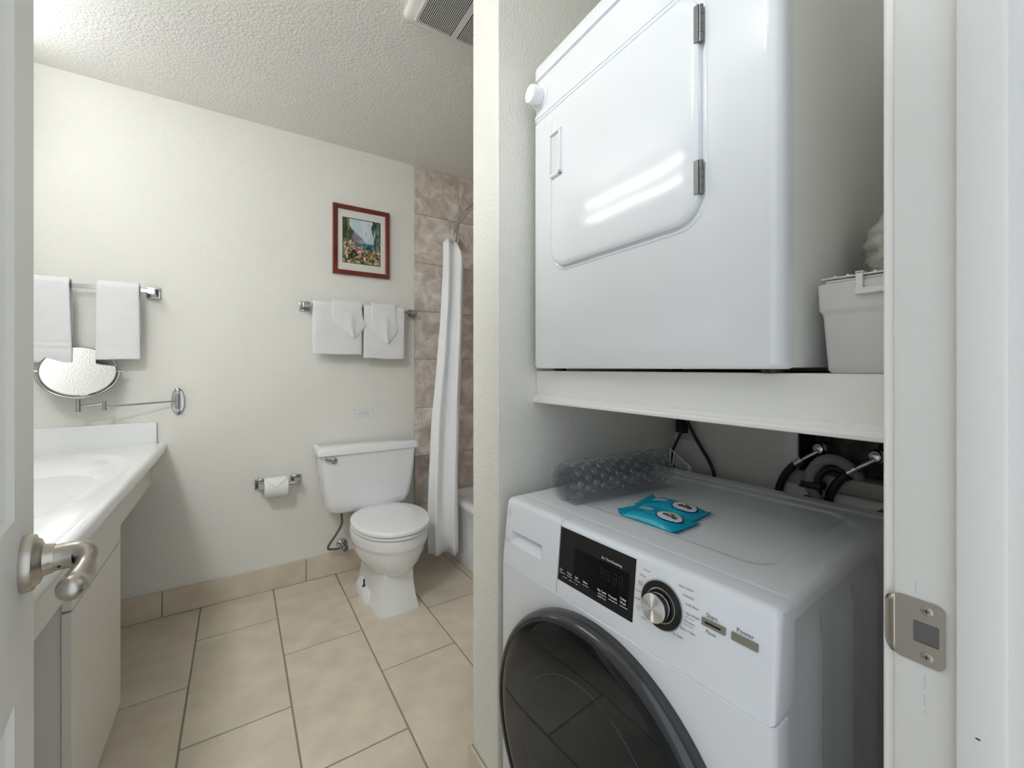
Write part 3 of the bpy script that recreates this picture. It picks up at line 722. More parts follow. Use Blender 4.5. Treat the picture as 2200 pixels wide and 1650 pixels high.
for s in (-1, 1): MB().lathe([(0.010, 0.0), (0.010, 0.004), (0.0045, 0.006), (0.0045, 0.036), (0.0, 0.037)], (BX + s * 0.107, -0.335, 0.05), (0, 0, 1), 14).build('floor_bolt', 'bolt', to)
st = MB().loft([egg(0.379, 0.172, -0.662, -0.215), egg(0.3805, 0.172, -0.662, -0.215), egg(0.3815, 0.186, -0.676, -0.21), egg(0.391, 0.187, -0.677, -0.21), egg(0.393, 0.184, -0.673, -0.212)])
st.build('seat_ring', 'seat', to, ang=50)
lid = MB().loft([egg(0.3932, 0.165, -0.655, -0.215, 2.15), egg(0.398, 0.168, -0.658, -0.21, 2.15), egg(0.399, 0.1865, -0.677, -0.20, 2.15), egg(0.411, 0.1875, -0.678, -0.20, 2.15), egg(0.416, 0.184, -0.673, -0.203, 2.15), egg(0.4185, 0.172, -0.655, -0.212, 2.15), egg(0.4195, 0.10, -0.55, -0.28, 2.15)])
lid.build('seat_lid', 'seat', to, ang=50)
for s in (-1, 1): MB().box(BX + s * 0.07 - 0.022, BX + s * 0.07 + 0.022, -0.226, -0.19, 0.378, 0.412, 0.006, 2).build('hinge', 'seat', to)
sv = thing('water_supply', 'braided supply hose and chrome stop valve left of the toilet', 'water supply', (0.50, YW, 0.16))
MB().lathe([(0.030, 0.0), (0.028, 0.006), (0.015, 0.009), (0.0085, 0.010), (0.0085, 0.05)], (0, -0.0005, 0), (0, -1, 0), 24).build('escutcheon', 'chrome', sv)
MB().lathe([(0.0125, 0.0), (0.0125, 0.034), (0.009, 0.036), (0.009, 0.046)], (0.022, -0.055, -0.004), (-1, 0, 0.05), 16).build('valve_body', 'chrome', sv)
MB().lathe([(0.004, 0.0), (0.004, 0.012), (0.016, 0.013), (0.017, 0.018), (0.013, 0.022)], (0.0, -0.055, -0.002), (0.25, -1, -0.2), 12).build('valve_handle', 'chrome', sv)
MB().tube(bez([(-0.022, -0.055, -0.002), (-0.055, -0.058, 0.002), (-0.082, -0.062, 0.012), (-0.080, -0.075, 0.04), (-0.045, -0.095, 0.10), (-0.022, -0.105, 0.15), (-0.022, -0.11, 0.20), (-0.026, -0.115, 0.238)], 6), 0.0062, 12).build('supply_hose', 'braid', sv)
MB().lathe([(0.012, 0), (0.012, 0.02), (0.009, 0.022)], (-0.026, -0.115, 0.218), (0, 0, 1), 12).build('coupling_nut', 'bolt', sv)

# ------------------------------------------------------------------ tub, shower rod and curtain
tb = thing('bathtub', 'white alcove bathtub behind the shower curtain', 'bathtub', (1.108, 1.80, 0))
tw = XR - 1.108 - 0.011; Ya, Yb = YP1 + 0.001 - 1.80, YW - 0.0105 - 1.80
u_ = MB(); rings = []; cx_, cy_ = tw / 2, (Ya + Yb) / 2; hwx, hwy = tw / 2, (Yb - Ya) / 2
for z, i, r in ((0.0, 0.012, 0.012), (0.05, 0.012, 0.012), (0.062, 0.022, 0.012), (0.30, 0.016, 0.014), (0.335, 0.004, 0.02), (0.352, 0.0, 0.022), (0.366, 0.006, 0.022), (0.372, 0.02, 0.03), (0.370, 0.062, 0.09), (0.355, 0.078, 0.12), (0.20, 0.10, 0.14), (0.09, 0.15, 0.16), (0.075, 0.22, 0.14)):
    rings.append([(x, y, z) for x, y in rrect(hwx - i, hwy - i, r, 6, cx_, cy_)])
u_.loft(rings, False, True).build('tub_shell', 'porcelain', tb, ang=50)
rd = thing('shower_rod', 'curved chrome shower rod fixed to the stone tile wall', 'shower rod', (1.225, YW - 0.0112, 1.990))
MB().lathe([(0.036, 0.0), (0.036, 0.004), (0.031, 0.012), (0.022, 0.017), (0.019, 0.034), (0.0155, 0.036)], (0, 0, 0), (0, -1, 0), 28).build('flange', 'chrome', rd)
MB().lathe([(0.0175, 0.0), (0.0175, 0.022), (0.013, 0.026)], (0, -0.03, 0), (-0.75, -0.65, 0), 20).build('swivel', 'chrome', rd)
rp_ = []
for k in range(33):
    t = k / 32; y = -0.036 - (YW - YP1 - 0.06) * t
    rp_.append((-0.235 * math.sin(PI * min(1.0, max(0.0, t))) ** 0.72, y, 0))
MB().tube(rp_, 0.0128, 16).build('rod', 'chrome', rd)
MB().lathe([(0.036, 0.0), (0.036, 0.004), (0.031, 0.012), (0.019, 0.03)], (0, -(YW - 0.0112 - YP1) + 0.0005, 0), (0, 1, 0), 28).build('flange', 'chrome', rd)
# gathered curtain: front sheet with soft folds and a second layer behind, hung from two rings
cu_ = thing('shower_curtain', 'white fabric shower curtain gathered at the tile wall', 'curtain', (1.0, 2.25, 0.10))
cm = MB(); nu, nv = 130, 44; zt_ = 1.932; zb_ = 0.098
pdir = Vector((0.916, -0.401, 0)); qdir = Vector((0.401, 0.916, 0))
def cur(u, v):
    # u runs over the front sheet (0..0.6), folds round and returns behind it; v is 0 at the hem tape, 1 at the bottom
    wv = lerp(0.060, 0.086, smooth(v * 1.15))
    if u < 0.6: a = 2 * (u / 0.6) - 1; back = 0.0
    else: a = 1 - 2 * (u - 0.6) / 0.4 * 0.93; back = 1.0
    turn = smooth((u - 0.57) / 0.06)
    c = Vector((lerp(1.072, 0.993, smooth(v * 1.1)), lerp(2.285, 2.25, v), 0))
    fold = 0.020 * math.sin(a * 5.2 + 0.9) + 0.0045 * math.sin(a * 11 + 2.0 + 1.2 * v) + 0.014 * noise.noise(Vector((a * 2.2, v * 4.0, 3.0)))
    fold *= lerp(0.75, 1.15, v)
    p = c + pdir * (a * wv + 0.004 * noise.noise(Vector((v * 6, a * 3, 1)))) + qdir * (fold * (1 - turn * 0.4) + 0.036 * turn)
    drop = 0.085 * max(0.0, a - 0.15) ** 1.3 * (1 - v) ** 6 * 1.6 + 0.006 * (1 - v) ** 4 * (1 + math.cos(a * 6.0))
    return (p.x - 1.0, p.y - 2.25, lerp(zt_, zb_ + 0.004 * math.sin(a * 7), v) - drop - 0.10)
cm.grid(cur, nu, nv).build('cloth', 'curtain', cu_, solid=0.0012, ang=180)
for (x, y, zc_) in ((1.075, 2.285, 1.962), (1.118, 2.345, 1.962)):
    pts = [(x - 1.0 + 0.016 * math.cos(a), y - 2.25 + 0.016 * math.cos(a) * 0.4, zc_ - 0.10 + 0.036 * math.sin(a)) for a in [2 * PI * q / 24 for q in range(25)]]
    MB().tube(pts, 0.0028, 8).build('curtain_ring', 'fixture', cu_)

# ------------------------------------------------------------------ laundry shelf
XS = 0.668; ZS = 1.162
sh = thing('laundry_shelf', 'painted off-white shelf with moulded front edge carrying the dryer', 'shelf', (XS, (YF + YP0) / 2, 1.078))
hy = (YP0 - YF) / 2 - 0.0005
MB().box(0.02, XB - XS - 0.001, -hy, hy, 0.064, ZS - 1.078).build('board', 'trim', sh, smooth=False)
MB().box(0.0, 0.0195, -hy, hy, 0.006, ZS - 1.078, 0.0015, 1).build('fascia', 'trim', sh)
mo = MB(); pr = [(0.0, 0.020), (-0.004, 0.019), (-0.0065, 0.016), (-0.0075, 0.012), (-0.0105, 0.010), (-0.0125, 0.006), (-0.012, 0.0015), (-0.009, 0.0), (0.019, 0.0), (0.019, 0.005), (0.0, 0.005)]
mo.loft([[(x, y, z) for x, z in pr] for y in (-hy, hy)]).build('moulding', 'trim', sh, ang=25)
MB().box(0.022, XB - XS - 0.001, hy - 0.02, hy, 0.03, 0.0635).build('cleat', 'trim', sh, smooth=False)

# ------------------------------------------------------------------ dryer (local x into the niche, y towards the far wall, s measured from the far edge)
ta = math.radians(-1.6); HW = 0.30
far = Vector((0.635, 0.88, 0)); e_ = Vector((math.sin(ta), -math.cos(ta), 0)); oc = far + e_ * HW
dy = thing('dryer', 'white compact front-loading clothes dryer on the shelf', 'dryer', (oc.x, oc.y, ZS), ta)
Z0 = 1.168 - ZS; Z = lambda z: z - ZS
DEP = 0.575
MB().box(0.035, DEP, -HW + 0.003, HW - 0.003, Z0 + 0.002, Z(1.928), 0.004, 2).build('cabinet', 'dryer_side', dy)
fp = MB()
def vring(z, ins, r=0.022, x1=0.036):
    # plan outline: rounded front corners
    out = []
    for s in (1, -1):
        for k in range(7):
            a = (90 * k / 6) if s == 1 else 90 - 90 * k / 6
            a = math.radians(a)
            out.append((ins + r - r * math.sin(a), s * (HW - ins - r + r * math.cos(a)), z))
    # starts at far side back, runs along the front to the near side back
    return [(x1, HW - ins, z)] + out + [(x1, -(HW - ins), z)]
fp.loft([vring(Z0, 0.006), vring(Z0 + 0.002, 0.002), vring(Z0 + 0.006, 0.0), vring(Z(1.784), 0.0), vring(Z(1.7865), 0.0025)])
fp.build('front_panel', 'dryer', dy, ang=30)
cp = MB()
cp.loft([vring(Z(1.7868), 0.004), vring(Z(1.789), 0.0035), vring(Z(1.7915), 0.001), vring(Z(1.7965), 0.001), vring(Z(1.798), -0.001), vring(Z(1.8065), -0.001), vring(Z(1.808), 0.0012), vring(Z(1.892), 0.0035), vring(Z(1.8935), 0.006)])
cp.build('console', 'dryer', dy, ang=20)
tp = MB()
tp.loft([vring(Z(1.8945), 0.006, x1=0.2), vring(Z(1.8965), 0.0, x1=0.2), vring(Z(1.926), 0.0, x1=0.2), vring(Z(1.931), 0.0025, x1=0.2), vring(Z(1.933), 0.008, x1=0.2)])
tp.build('top_trim', 'dryer', dy, ang=30)
MB().box(0.15, DEP, -HW + 0.001, HW - 0.001, Z(1.9285), Z(1.933), 0.002, 1).build('top_panel', 'dryer', dy)
# door: rounded slab with a soft pillow front
ds0, ds1, dz0, dz1 = 0.096, 0.484, 1.404, 1.778
cyd = HW - (ds0 + ds1) / 2; hwd = (ds1 - ds0) / 2; czd = Z((dz0 + dz1) / 2); hhd = (dz1 - dz0) / 2
dd = MB(); rings = []
for x, ins, r in ((-0.0002, 0.001, 0.045), (-0.010, 0.001, 0.045), (-0.0135, 0.0045, 0.044), (-0.0148, 0.010, 0.04), (-0.0153, 0.02, 0.036), (-0.0158, 0.06, 0.03), (-0.0161, 0.12, 0.02)):
    rings.append([(x, cyd + a, czd + b) for a, b in rrect(hwd - ins, hhd - ins, r, 7)])
dro = dd.loft(rings).build('door', 'dryer', dy, ang=35)
rim = MB(); rings = []
for x, ins in ((-0.0002, -0.009), (-0.0022, -0.0075), (-0.0024, -0.005), (-0.0004, -0.0012)):
    rings.append([(x, cyd + a, czd + b) for a, b in rrect(hwd - ins, hhd - ins, 0.05, 7)])
rim.loft(rings, False, False).build('door_surround', 'dryer', dy, ang=60)
hb_ = MB()
hy0, hy1, hz0, hz1 = HW - 0.105, HW - 0.144, Z(1.612), Z(1.712)
hb_.box(-0.0225, -0.0145, hy1, hy1 + 0.0075, hz0, hz1 + 0.006, 0.0015, 1); hb_.box(-0.0225, -0.0145, hy0 - 0.002, hy0 + 0.001, hz0, hz1, 0.001, 1)
hb_.box(-0.0225, -0.0145, hy1, hy0, hz0, hz0 + 0.008, 0.0015, 1); hb_.box(-0.0225, -0.0145, hy1, hy0, hz1 - 0.002, hz1 + 0.002, 0.001, 1)
hb_.build('finger_grip', 'dryer', dro)
MB().box(-0.0172, -0.0165, hy1 + 0.007, hy0 - 0.002, hz0 + 0.008, hz1 - 0.002).build('grip_shade_plate', 'grip_shade', dro, smooth=False)  # greyer plate: shade inside the grip put into its colour
for za, zb in ((1.445, 1.498), (1.685, 1.743)):
    h = MB(); yk_ = HW - 0.486
    h.cyl((-0.008, yk_, Z(za)), (-0.008, yk_, Z(zb)), 0.0042, n=12)
    h.box(-0.0145, -0.0125, yk_, yk_ + 0.008, Z(za), Z(zb))
    for k in range(3): h.cyl((-0.008, yk_, Z(lerp(za, zb, 0.25 + 0.25 * k)) - 0.0005), (-0.008, yk_, Z(lerp(za, zb, 0.25 + 0.25 * k)) + 0.0005), 0.0047, n=12)
    h.build('hinge', 'hinge', dy)
kn = MB().lathe([(0.030, 0.0), (0.030, 0.002), (0.0205, 0.0035), (0.020, 0.016), (0.0235, 0.018), (0.0228, 0.030), (0.0205, 0.0335), (0.0, 0.0345)], (0.002, HW - 0.036, Z(1.846)), (-1, 0, 0), 32)
kn.build('timer_knob', 'dryer', dy, ang=35)
tx = MB(); F = lambda s, z: (-0.0008 - (0.0 if z < 1.808 else -0.002 - 0.003 * (z - 1.808) / 0.09), HW - s, Z(z))
def bars(s0, s1, z, h, wmin=0.004, wmax=0.011):
    s = s0
    while s < s1:
        wd = min(random.uniform(wmin, wmax), s1 - s)
        tx.face([F(s, z - h), F(s + wd, z - h), F(s + wd, z + h), F(s, z + h)]); s += wd + 0.0018
bars(0.285, 0.300, 1.8725, 0.0012)
for k in range(18):      # small swirl mark in front of the maker's line
    a0, a1 = 2 * PI * k / 20, 2 * PI * (k + 1) / 20; r0, r1 = 0.0042, 0.0054
    tx.face([F(0.279 + 1.3 * r0 * math.cos(a0), 1.872 + 0.7 * r0 * math.sin(a0)), F(0.279 + 1.3 * r1 * math.cos(a0), 1.872 + 0.7 * r1 * math.sin(a0)), F(0.279 + 1.3 * r1 * math.cos(a1), 1.872 + 0.7 * r1 * math.sin(a1)), F(0.279 + 1.3 * r0 * math.cos(a1), 1.872 + 0.7 * r0 * math.sin(a1))])
bars(0.262, 0.313, 1.849, 0.0012); bars(0.262, 0.305, 1.838, 0.0012); bars(0.255, 0.321, 1.827, 0.0012); bars(0.245, 0.30, 1.817, 0.0006)
for z in (1.803, 1.8, 1.806): bars(0.385, 0.44, z, 0.0006, 0.002, 0.006)
o = tx.build('printing', 'print_grey', dy, smooth=False); o['kind'] = 'stuff'
for x in (0.06, DEP - 0.05):
    for y in (-0.26, 0.26): MB().lathe([(0.016, 0.0), (0.016, 0.0062), (0.010, 0.0075)], (x, y, 0.0), (0, 0, 1), 14).build('foot', 'black', dy)

# ------------------------------------------------------------------ storage tub and foil duct beside the dryer
bn = thing('storage_tub', 'off-white plastic tub with ribbed lid beside the dryer', 'tub', (0.735, 0.208, ZS + 0.0003))
b_ = MB(); rings = []
for z, hx_, hy_ in ((0.0, 0.040, 0.0425), (0.004, 0.0425, 0.045), (0.078, 0.0465, 0.0495), (0.083, 0.0475, 0.0505), (0.086, 0.0495, 0.053), (0.090, 0.050, 0.0535), (0.122, 0.0505, 0.0545), (0.124, 0.049, 0.053)):
    rings.append([(x, y, z) for x, y in rrect(hx_, hy_, 0.006, 4)])
b_.loft(rings).build('body', 'bin', bn, ang=35)
l_ = MB().box(-0.047, 0.05, -0.05, 0.045, 0.1245, 0.1285, 0.001, 1); l_.box(-0.051, 0.054, -0.055, 0.050, 0.1295, 0.1315, 0.0008, 1)
lo = l_.build('lid', 'bin_light', bn)
for k in range(6):
    y = 0.034 - k * 0.0145
    MB().tube([(-0.048, y, 0.1325), (0.0, y, 0.1342), (0.05, y, 0.1332)], [0.0017, 0.0021, 0.0017], 8).build('rib', 'bin_light', lo)
hk = MB()
hk.box(-0.0545, -0.0515, -0.0295, -0.0215, 0.108, 0.134, 0.001, 1); hk.box(-0.0545, -0.0515, 0.001, 0.009, 0.108, 0.134, 0.001, 1); hk.box(-0.0575, -0.0515, -0.0295, 0.009, 0.104, 0.112, 0.001, 1)
hk.box(-0.0545, -0.040, -0.0295, -0.0215, 0.132, 0.1345); hk.box(-0.0545, -0.040, 0.001, 0.009, 0.132, 0.1345)
hk.build('latch', 'bin_light', bn)
du = MB(); rings = []; nr = 46; npt = 44
for k in range(nr):
    t = k / (nr - 1); z = lerp(0.0, 0.262, t)
    base = 0.057 * (1 - 0.75 * max(0.0, (t - 0.72) / 0.28) ** 2.2)
    ring = []
    for q in range(npt):
        a = 2 * PI * q / npt
        rr = base * (1 + 0.055 * math.sin(t * 62 + 1.5 * noise.noise(Vector((math.cos(a) * 2, math.sin(a) * 2, t * 5)))) + 0.10 * noise.noise(Vector((math.cos(a) * 2.5, math.sin(a) * 2.5, t * 9))))
        ring.append((rr * math.cos(a) * 1.0, rr * math.sin(a) * 0.92, z))
    rings.append(ring)
tag(du.loft(rings).build('foil_duct', 'foil', loc=(0.848, 0.203, ZS + 0.0003), ang=50), 'crumpled grey foil duct bunched behind the plastic tub', 'duct')

# ------------------------------------------------------------------ washer
tw_ = math.radians(3.3)
far = Vector((0.546, 0.862, 0)); e_ = Vector((math.sin(tw_), -math.cos(tw_), 0)); oc = far + e_ * 0.30
wa = thing('washing_machine', 'white front-loading washing machine with dark round door', 'washing machine', (oc.x, oc.y, 0), tw_)
HW = 0.30; ZW = 0.857; TLT = 0.0145
WD = 0.575
def wx(z): return -TLT * (0.85 - z) / 0.14 if z > 0.71 else -TLT
# body with embossed side panels
side = lambda x, z: (0.0055 * smooth((x - 0.075) / 0.085) * (1 - smooth((x - 0.163) / 0.006)) * smooth((0.79 - z) / 0.03 - 1.2 * ((x - 0.13) / 0.05) ** 2 * 0.4)
                     + 0.0055 * smooth((x - 0.225) / 0.085) * (1 - smooth((x - 0.308) / 0.006)) * smooth((0.79 - z) / 0.03)
                     + 0.0055 * smooth((x - 0.37) / 0.085) * (1 - smooth((x - 0.455) / 0.006)) * smooth((0.79 - z) / 0.03))
for sgn, nm in ((-1, 'side_panel'), (1, 'side_panel')):
    m = MB(); m.grid(lambda u, v: (lerp(0.0265, WD - 0.01, u), sgn * (HW - 0.003) - sgn * 0.0055 + sgn * side(lerp(0.0265, WD - 0.01, u), lerp(0.03, 0.8285, v)), lerp(0.03, 0.8285, v)), 140, 40)
    m.build(nm, 'washer', wa, ang=60)
MB().box(0.028, WD - 0.011, -HW + 0.012, HW - 0.012, 0.022, 0.826).build('body', 'washer', wa, smooth=False)
# top lid with a shallow pressed field
lt = MB(); xa, xb_ = 0.0475, WD + 0.012
def ltop(x, y):
    # distance inside the pressed rounded field
    dx = min(x - 0.112, 0.505 - x); dyy = min(y + 0.238, 0.238 - y); dd_ = min(dx, dyy)
    if dx < 0.04 and dyy < 0.04: dd_ = 0.04 - math.hypot(0.04 - max(dx, -0.05), 0.04 - max(dyy, -0.05)) if (dx < 0.04 and dyy < 0.04) else dd_
    z = ZW - 0.0035 * smooth(dd_ / 0.007)
    if x > 0.535: z += 0.003 * smooth((x - 0.535) / 0.008)
    # rolled edges
    ed_ = min(HW - abs(y), xb_ - x)
    r = 0.012
    if ed_ < r: z -= r - math.sqrt(max(0.0, r * r - (r - ed_) ** 2))
    if x - xa < 0.002: z -= 0.001
    return z
ys = [-HW, -HW + .0006, -HW + .0018, -HW + .0036, -HW + .006, -HW + .009, -HW + .012] + [-0.286 + 0.572 * k / 110 for k in range(111)]
ys += [-y for y in reversed(ys[:7])]
xs_ = [xa, xa + 0.002] + [xa + 0.003 + (xb_ - 0.0125 - xa - 0.003) * k / 110 for k in range(111)] + [xb_ - .009, xb_ - .006, xb_ - .0036, xb_ - .0018, xb_ - .0006, xb_]
V = [[lt.bm.verts.new((x, y, ltop(x, y))) for y in ys] for x in xs_]
for i in range(len(xs_) - 1):
    for j in range(len(ys) - 1): lt.bm.faces.new((V[i][j], V[i + 1][j], V[i + 1][j + 1], V[i][j + 1]))
loop = [V[i][0] for i in range(len(xs_))] + [V[-1][j] for j in range(1, len(ys))] + [V[i][-1] for i in range(len(xs_) - 2, -1, -1)] + [V[0][j] for j in range(len(ys) - 2, 0, -1)]
lowv = [lt.bm.verts.new((v.co.x, v.co.y, 0.8305)) for v in loop]
for i in range(len(loop)):
    j = (i + 1) % len(loop); lt.bm.faces.new((loop[i], loop[j], lowv[j], lowv[i]))
lt.build('top_lid', 'washer_top', wa, ang=40)
# front: tilted control fascia and detergent drawer
SP = 0.1935                        # drawer / fascia split, s from the far edge
def fring(y, ins=0.0, zlo=0.7125):
    p = [(-TLT + ins, zlo + ins), (-TLT * 0.5 + ins, 0.78), (0.0 + ins, 0.846 - ins), (0.0025 + ins, 0.8515 - ins), (0.0075 + ins, 0.8555 - ins), (0.014, 0.857 - ins), (0.046, 0.857 - ins), (0.046, zlo + ins)]
    return [(x, y, z) for x, z in p]
cf = MB()
yn = -HW; ym = HW - SP - 0.0006
cf.loft([fring(yn + 0.0, 0.010), fring(yn + 0.001, 0.0055), fring(yn + 0.003, 0.0028), fring(yn + 0.0065, 0.0008), fring(yn + 0.010, 0.0), fring(ym, 0.0)])
cf.build('control_panel', 'washer', wa, ang=30)
# drawer front with a finger recess
dw = MB(); y_a, y_b = HW - SP + 0.0006, HW
sA, sB, rz0, rz1 = 0.030, 0.140, 0.7575, 0.7875
dwr = [fring(y_b, 0.010), fring(y_b - 0.001, 0.0055), fring(y_b - 0.003, 0.0028), fring(y_b - 0.0065, 0.0008), fring(y_b - 0.010, 0.0), fring(HW - sA, 0.0)]
dw.loft(dwr); dw.loft([fring(HW - sB, 0.0), fring(y_a, 0.0)])
def part_ring(y, z0, z1):
    x = lambda z: wx(z)
    if z1 > 0.85: return [(x(z0), y, z0), (0.0, y, 0.846), (0.0025, y, 0.8515), (0.0075, y, 0.8555), (0.014, y, 0.857), (0.046, y, 0.857), (0.046, y, z0)]
    return [(x(z0), y, z0), (x(z1), y, z1), (0.046, y, z1), (0.046, y, z0)]
dw.loft([part_ring(HW - sA, rz1, 0.857), part_ring(HW - sB, rz1, 0.857)])
dw.loft([part_ring(HW - sA, 0.7125, rz0), part_ring(HW - sB, 0.7125, rz0)])
# sloped pocket
q0, q1 = HW - sA, HW - sB
dw.face([(wx(rz0) + 0.0005, q0, rz0), (wx(rz0) + 0.0005, q1, rz0), (0.022, q1, rz1), (0.022, q0, rz1)])
dw.build('detergent_drawer', 'washer', wa, ang=30)
lw = MB()
lr = lambda z, i: [(-TLT + 0.010 + i, HW - i, z), (-TLT + 0.0055 + i, HW - 0.001 - i, z), (-TLT + 0.0015 + i, HW - 0.0045 - i, z), (-TLT + i, HW - 0.010 - i, z), (-TLT + i, -HW + 0.010 + i, z), (-TLT + 0.0015 + i, -HW + 0.0045 + i, z), (-TLT + 0.0055 + i, -HW + 0.001 + i, z), (-TLT + 0.010 + i, -HW + i, z), (0.025, -HW + i, z), (0.025, HW - i, z)]
lw.loft([lr(0.03, 0.002), lr(0.034, 0), lr(0.7095, 0), lr(0.7115, 0.0018)]).build('front_panel', 'washer', wa, ang=30)
# round door
DC = (-TLT, 0.004, 0.428)
dg_ = MB().lathe([(0.2745, 0.0005), (0.2755, -0.006), (0.2745, -0.016), (0.271, -0.024), (0.2655, -0.029), (0.261, -0.031), (0.2585, -0.0305), (0.2565, -0.028)], DC, (1, 0, 0), 128, caps=False)
wdo = dg_.build('door_ring', 'ring', wa, ang=40, label='dark chrome-edged ring of the round door')
gp = [(0.2568, -0.0285), (0.2555, -0.0296), (0.235, -0.0305), (0.19, -0.0312), (0.13, -0.0318), (0.06, -0.0321), (0.0005, -0.0322)]
MB().lathe(gp, DC, (1, 0, 0), 128, caps=False).build('door_glass', 'black_glass', wa, ang=60, label='dark glossy glass of the round door')
MB().lathe([(0.1660, -0.0313), (0.1664, -0.0319), (0.1672, -0.0319), (0.1676, -0.0313)], DC, (1, 0, 0), 96, caps=False).build('bowl_rim_line', 'ring', wa)
# control graphics on the tilted face
def PF(s, z, off=0.0): return Vector((wx(z), HW - s, z)) + Vector((-1, 0, 0.1036)).normalized() * off
def rect_slab(mb, s0, s1, z0, z1, off, r=0.0, base=-0.0005):
    o2 = rrect((s1 - s0) / 2, (z1 - z0) / 2, r, 3, (s0 + s1) / 2, (z0 + z1) / 2) if r else [(s0, z0), (s1, z0), (s1, z1), (s0, z1)]
    mb.loft([[PF(s, z, base) for s, z in o2], [PF(s, z, off) for s, z in o2]])
gp_ = MB(); rect_slab(gp_, SP - 0.0006, SP + 0.0006, 0.714, 0.846, 0.0002); gp_.build('drawer_gap', 'print_dark', wa, smooth=False)
ds = MB(); rect_slab(ds, 0.1955, 0.3795, 0.7405, 0.8445, 0.0006); dso = ds.build('display', 'black', wa, smooth=False)
di = MB(); rect_slab(di, 0.236, 0.3685, 0.756, 0.816, 0.0008); di.build('display_window', 'black_glass', dso, smooth=False)
pt = MB(); T = lambda s0, z0: (lambda x, y: PF(s0 + x, z0 + y, 0.0012))
pt.text('Est. Time Remaining', 0.0056, T(0.3055, 0.8205), bold=0.0001)
for s, z, wd in ((0.2005, 0.761, 'Soil'), (0.221, 0.761, 'Temp'), (0.243, 0.761, 'Spin'), (0.2645, 0.761, 'Rinse')):
    pt.text(wd, 0.0052, T(s, z), bold=0.0001)
    rect_slab(pt, s - 0.001, s + 0.0145, z - 0.0042, z - 0.0034, 0.0012, base=0.0009)
pt.text('My Cycle', 0.0056, T(0.3005, 0.7615), bold=0.0001); rect_slab(pt, 0.302, 0.322, 0.757, 0.758, 0.0012, base=0.0009); pt.text('Hold 3 sec', 0.0044, T(0.302, 0.7515), bold=0.0001)
pt.text('Prewash', 0.0056, T(0.3265, 0.7615), bold=0.0001); rect_slab(pt, 0.327, 0.347, 0.757, 0.758, 0.0012, base=0.0009)
pt.text('Delay', 0.0056, T(0.352, 0.768), bold=0.0001); pt.text('Wash', 0.0056, T(0.352, 0.7615), bold=0.0001); rect_slab(pt, 0.352, 0.369, 0.757, 0.758, 0.0012, base=0.0009)
for k in range(7): rect_slab(pt, 0.211 + 0.006 * k, 0.2145 + 0.006 * k, 0.7500 + 0.0006 * (k % 3), 0.7512 + 0.0006 * (k % 2), 0.0012, base=0.0009)
o = pt.build('lettering', 'white_print', dso, smooth=False); o['kind'] = 'stuff'
# unlit seven-segment digits
sg = MB()
for k, s in enumerate((0.305, 0.318, 0.334, 0.347)):
    for (a, b, c_, e) in ((0, .008, .0, .0012), (0, .008, .0085, .0097), (0, .008, .0172, .0184), (0, .0012, .001, .0175), (.0068, .008, .001, .0175)):
        rect_slab(sg, s + a, s + b, 0.786 + c_, 0.786 + e, 0.0010, base=0.0007)
o = sg.build('digits', 'ring', dso, smooth=False); o['kind'] = 'stuff'
# dial
DS, DZ = 0.4315, 0.7925
ax_ = Vector((-1, 0, 0.1036)).normalized(); dco = PF(DS, DZ)
dpl = MB().lathe([(0.0375, -0.0005), (0.0375, 0.0012), (0.0362, 0.0016)], dco, ax_, 56).build('dial_plate', 'steel', wa)
MB().lathe([(0.0358, 0.0015), (0.0358, 0.0020), (0.0, 0.0021)], dco, ax_, 56).build('dial_face', 'black', dpl)
MB().lathe([(0.0262, 0.0015), (0.0262, 0.0042), (0.0248, 0.0046), (0.0240, 0.0040)], dco, ax_, 56, caps=False).build('dial_ring', 'chrome', dpl)
kn = MB(); nr_ = 72; rings = []
for r, h in ((0.0205, 0.002), (0.0210, 0.006), (0.0215, 0.0225)):
    u_v = Vector((0, 1, 0)); v_v = ax_.cross(u_v)
    rings.append([dco + ax_ * h + (u_v * math.cos(2 * PI * q / nr_) + v_v * math.sin(2 * PI * q / nr_)) * (r * (1 + 0.006 * math.cos(q * PI))) for q in range(nr_)])
kn.loft(rings).build('knob_grip', 'chrome', dpl, ang=30)
u_v = Vector((0, 1, 0)); kc = MB().lathe([(0.0213, 0.0), (0.0210, 0.0016), (0.0200, 0.0026), (0.0002, 0.0030)], (0, 0, 0), ax_, 56)
kco = kc.build('knob_cap', 'dial', dpl, ang=30); kco.location = dco + ax_ * 0.0226
lb = MB()
for s, z, t_, al in ((0.402, 0.8335, 'Normal', 'CENTER'), (0.4005, 0.8225, 'Whites', 'RIGHT'), (0.3955, 0.8115, 'Heavy', 'RIGHT'), (0.3955, 0.8075, 'Duty', 'RIGHT'), (0.393, 0.7955, 'Towels', 'RIGHT'), (0.393, 0.7825, 'Casuals', 'RIGHT'),
                     (0.3955, 0.7715, 'Active', 'RIGHT'), (0.3955, 0.7675, 'Wear', 'RIGHT'), (0.4075, 0.7575, 'Sanitize', 'RIGHT'),
                     (0.4595, 0.8335, 'Quick Wash', 'LEFT'), (0.4675, 0.8225, 'Delicates', 'LEFT'), (0.4715, 0.811, 'Cold Wash', 'LEFT'), (0.473, 0.798, 'Stain Wash', 'LEFT'), (0.471, 0.7865, 'Woolens', 'LEFT'), (0.466, 0.7735, 'Rinse + Spin', 'LEFT'), (0.4515, 0.7595, 'Tub Clean', 'LEFT')):
    lb.text(t_, 0.0048 if al == 'LEFT' else 0.0038, T(s, z), al)
lb.text('Start', 0.0085, T(0.505, 0.8085)); lb.text('Pause', 0.0066, T(0.5055, 0.7865)); lb.text('Power', 0.0085, T(0.548, 0.8085))
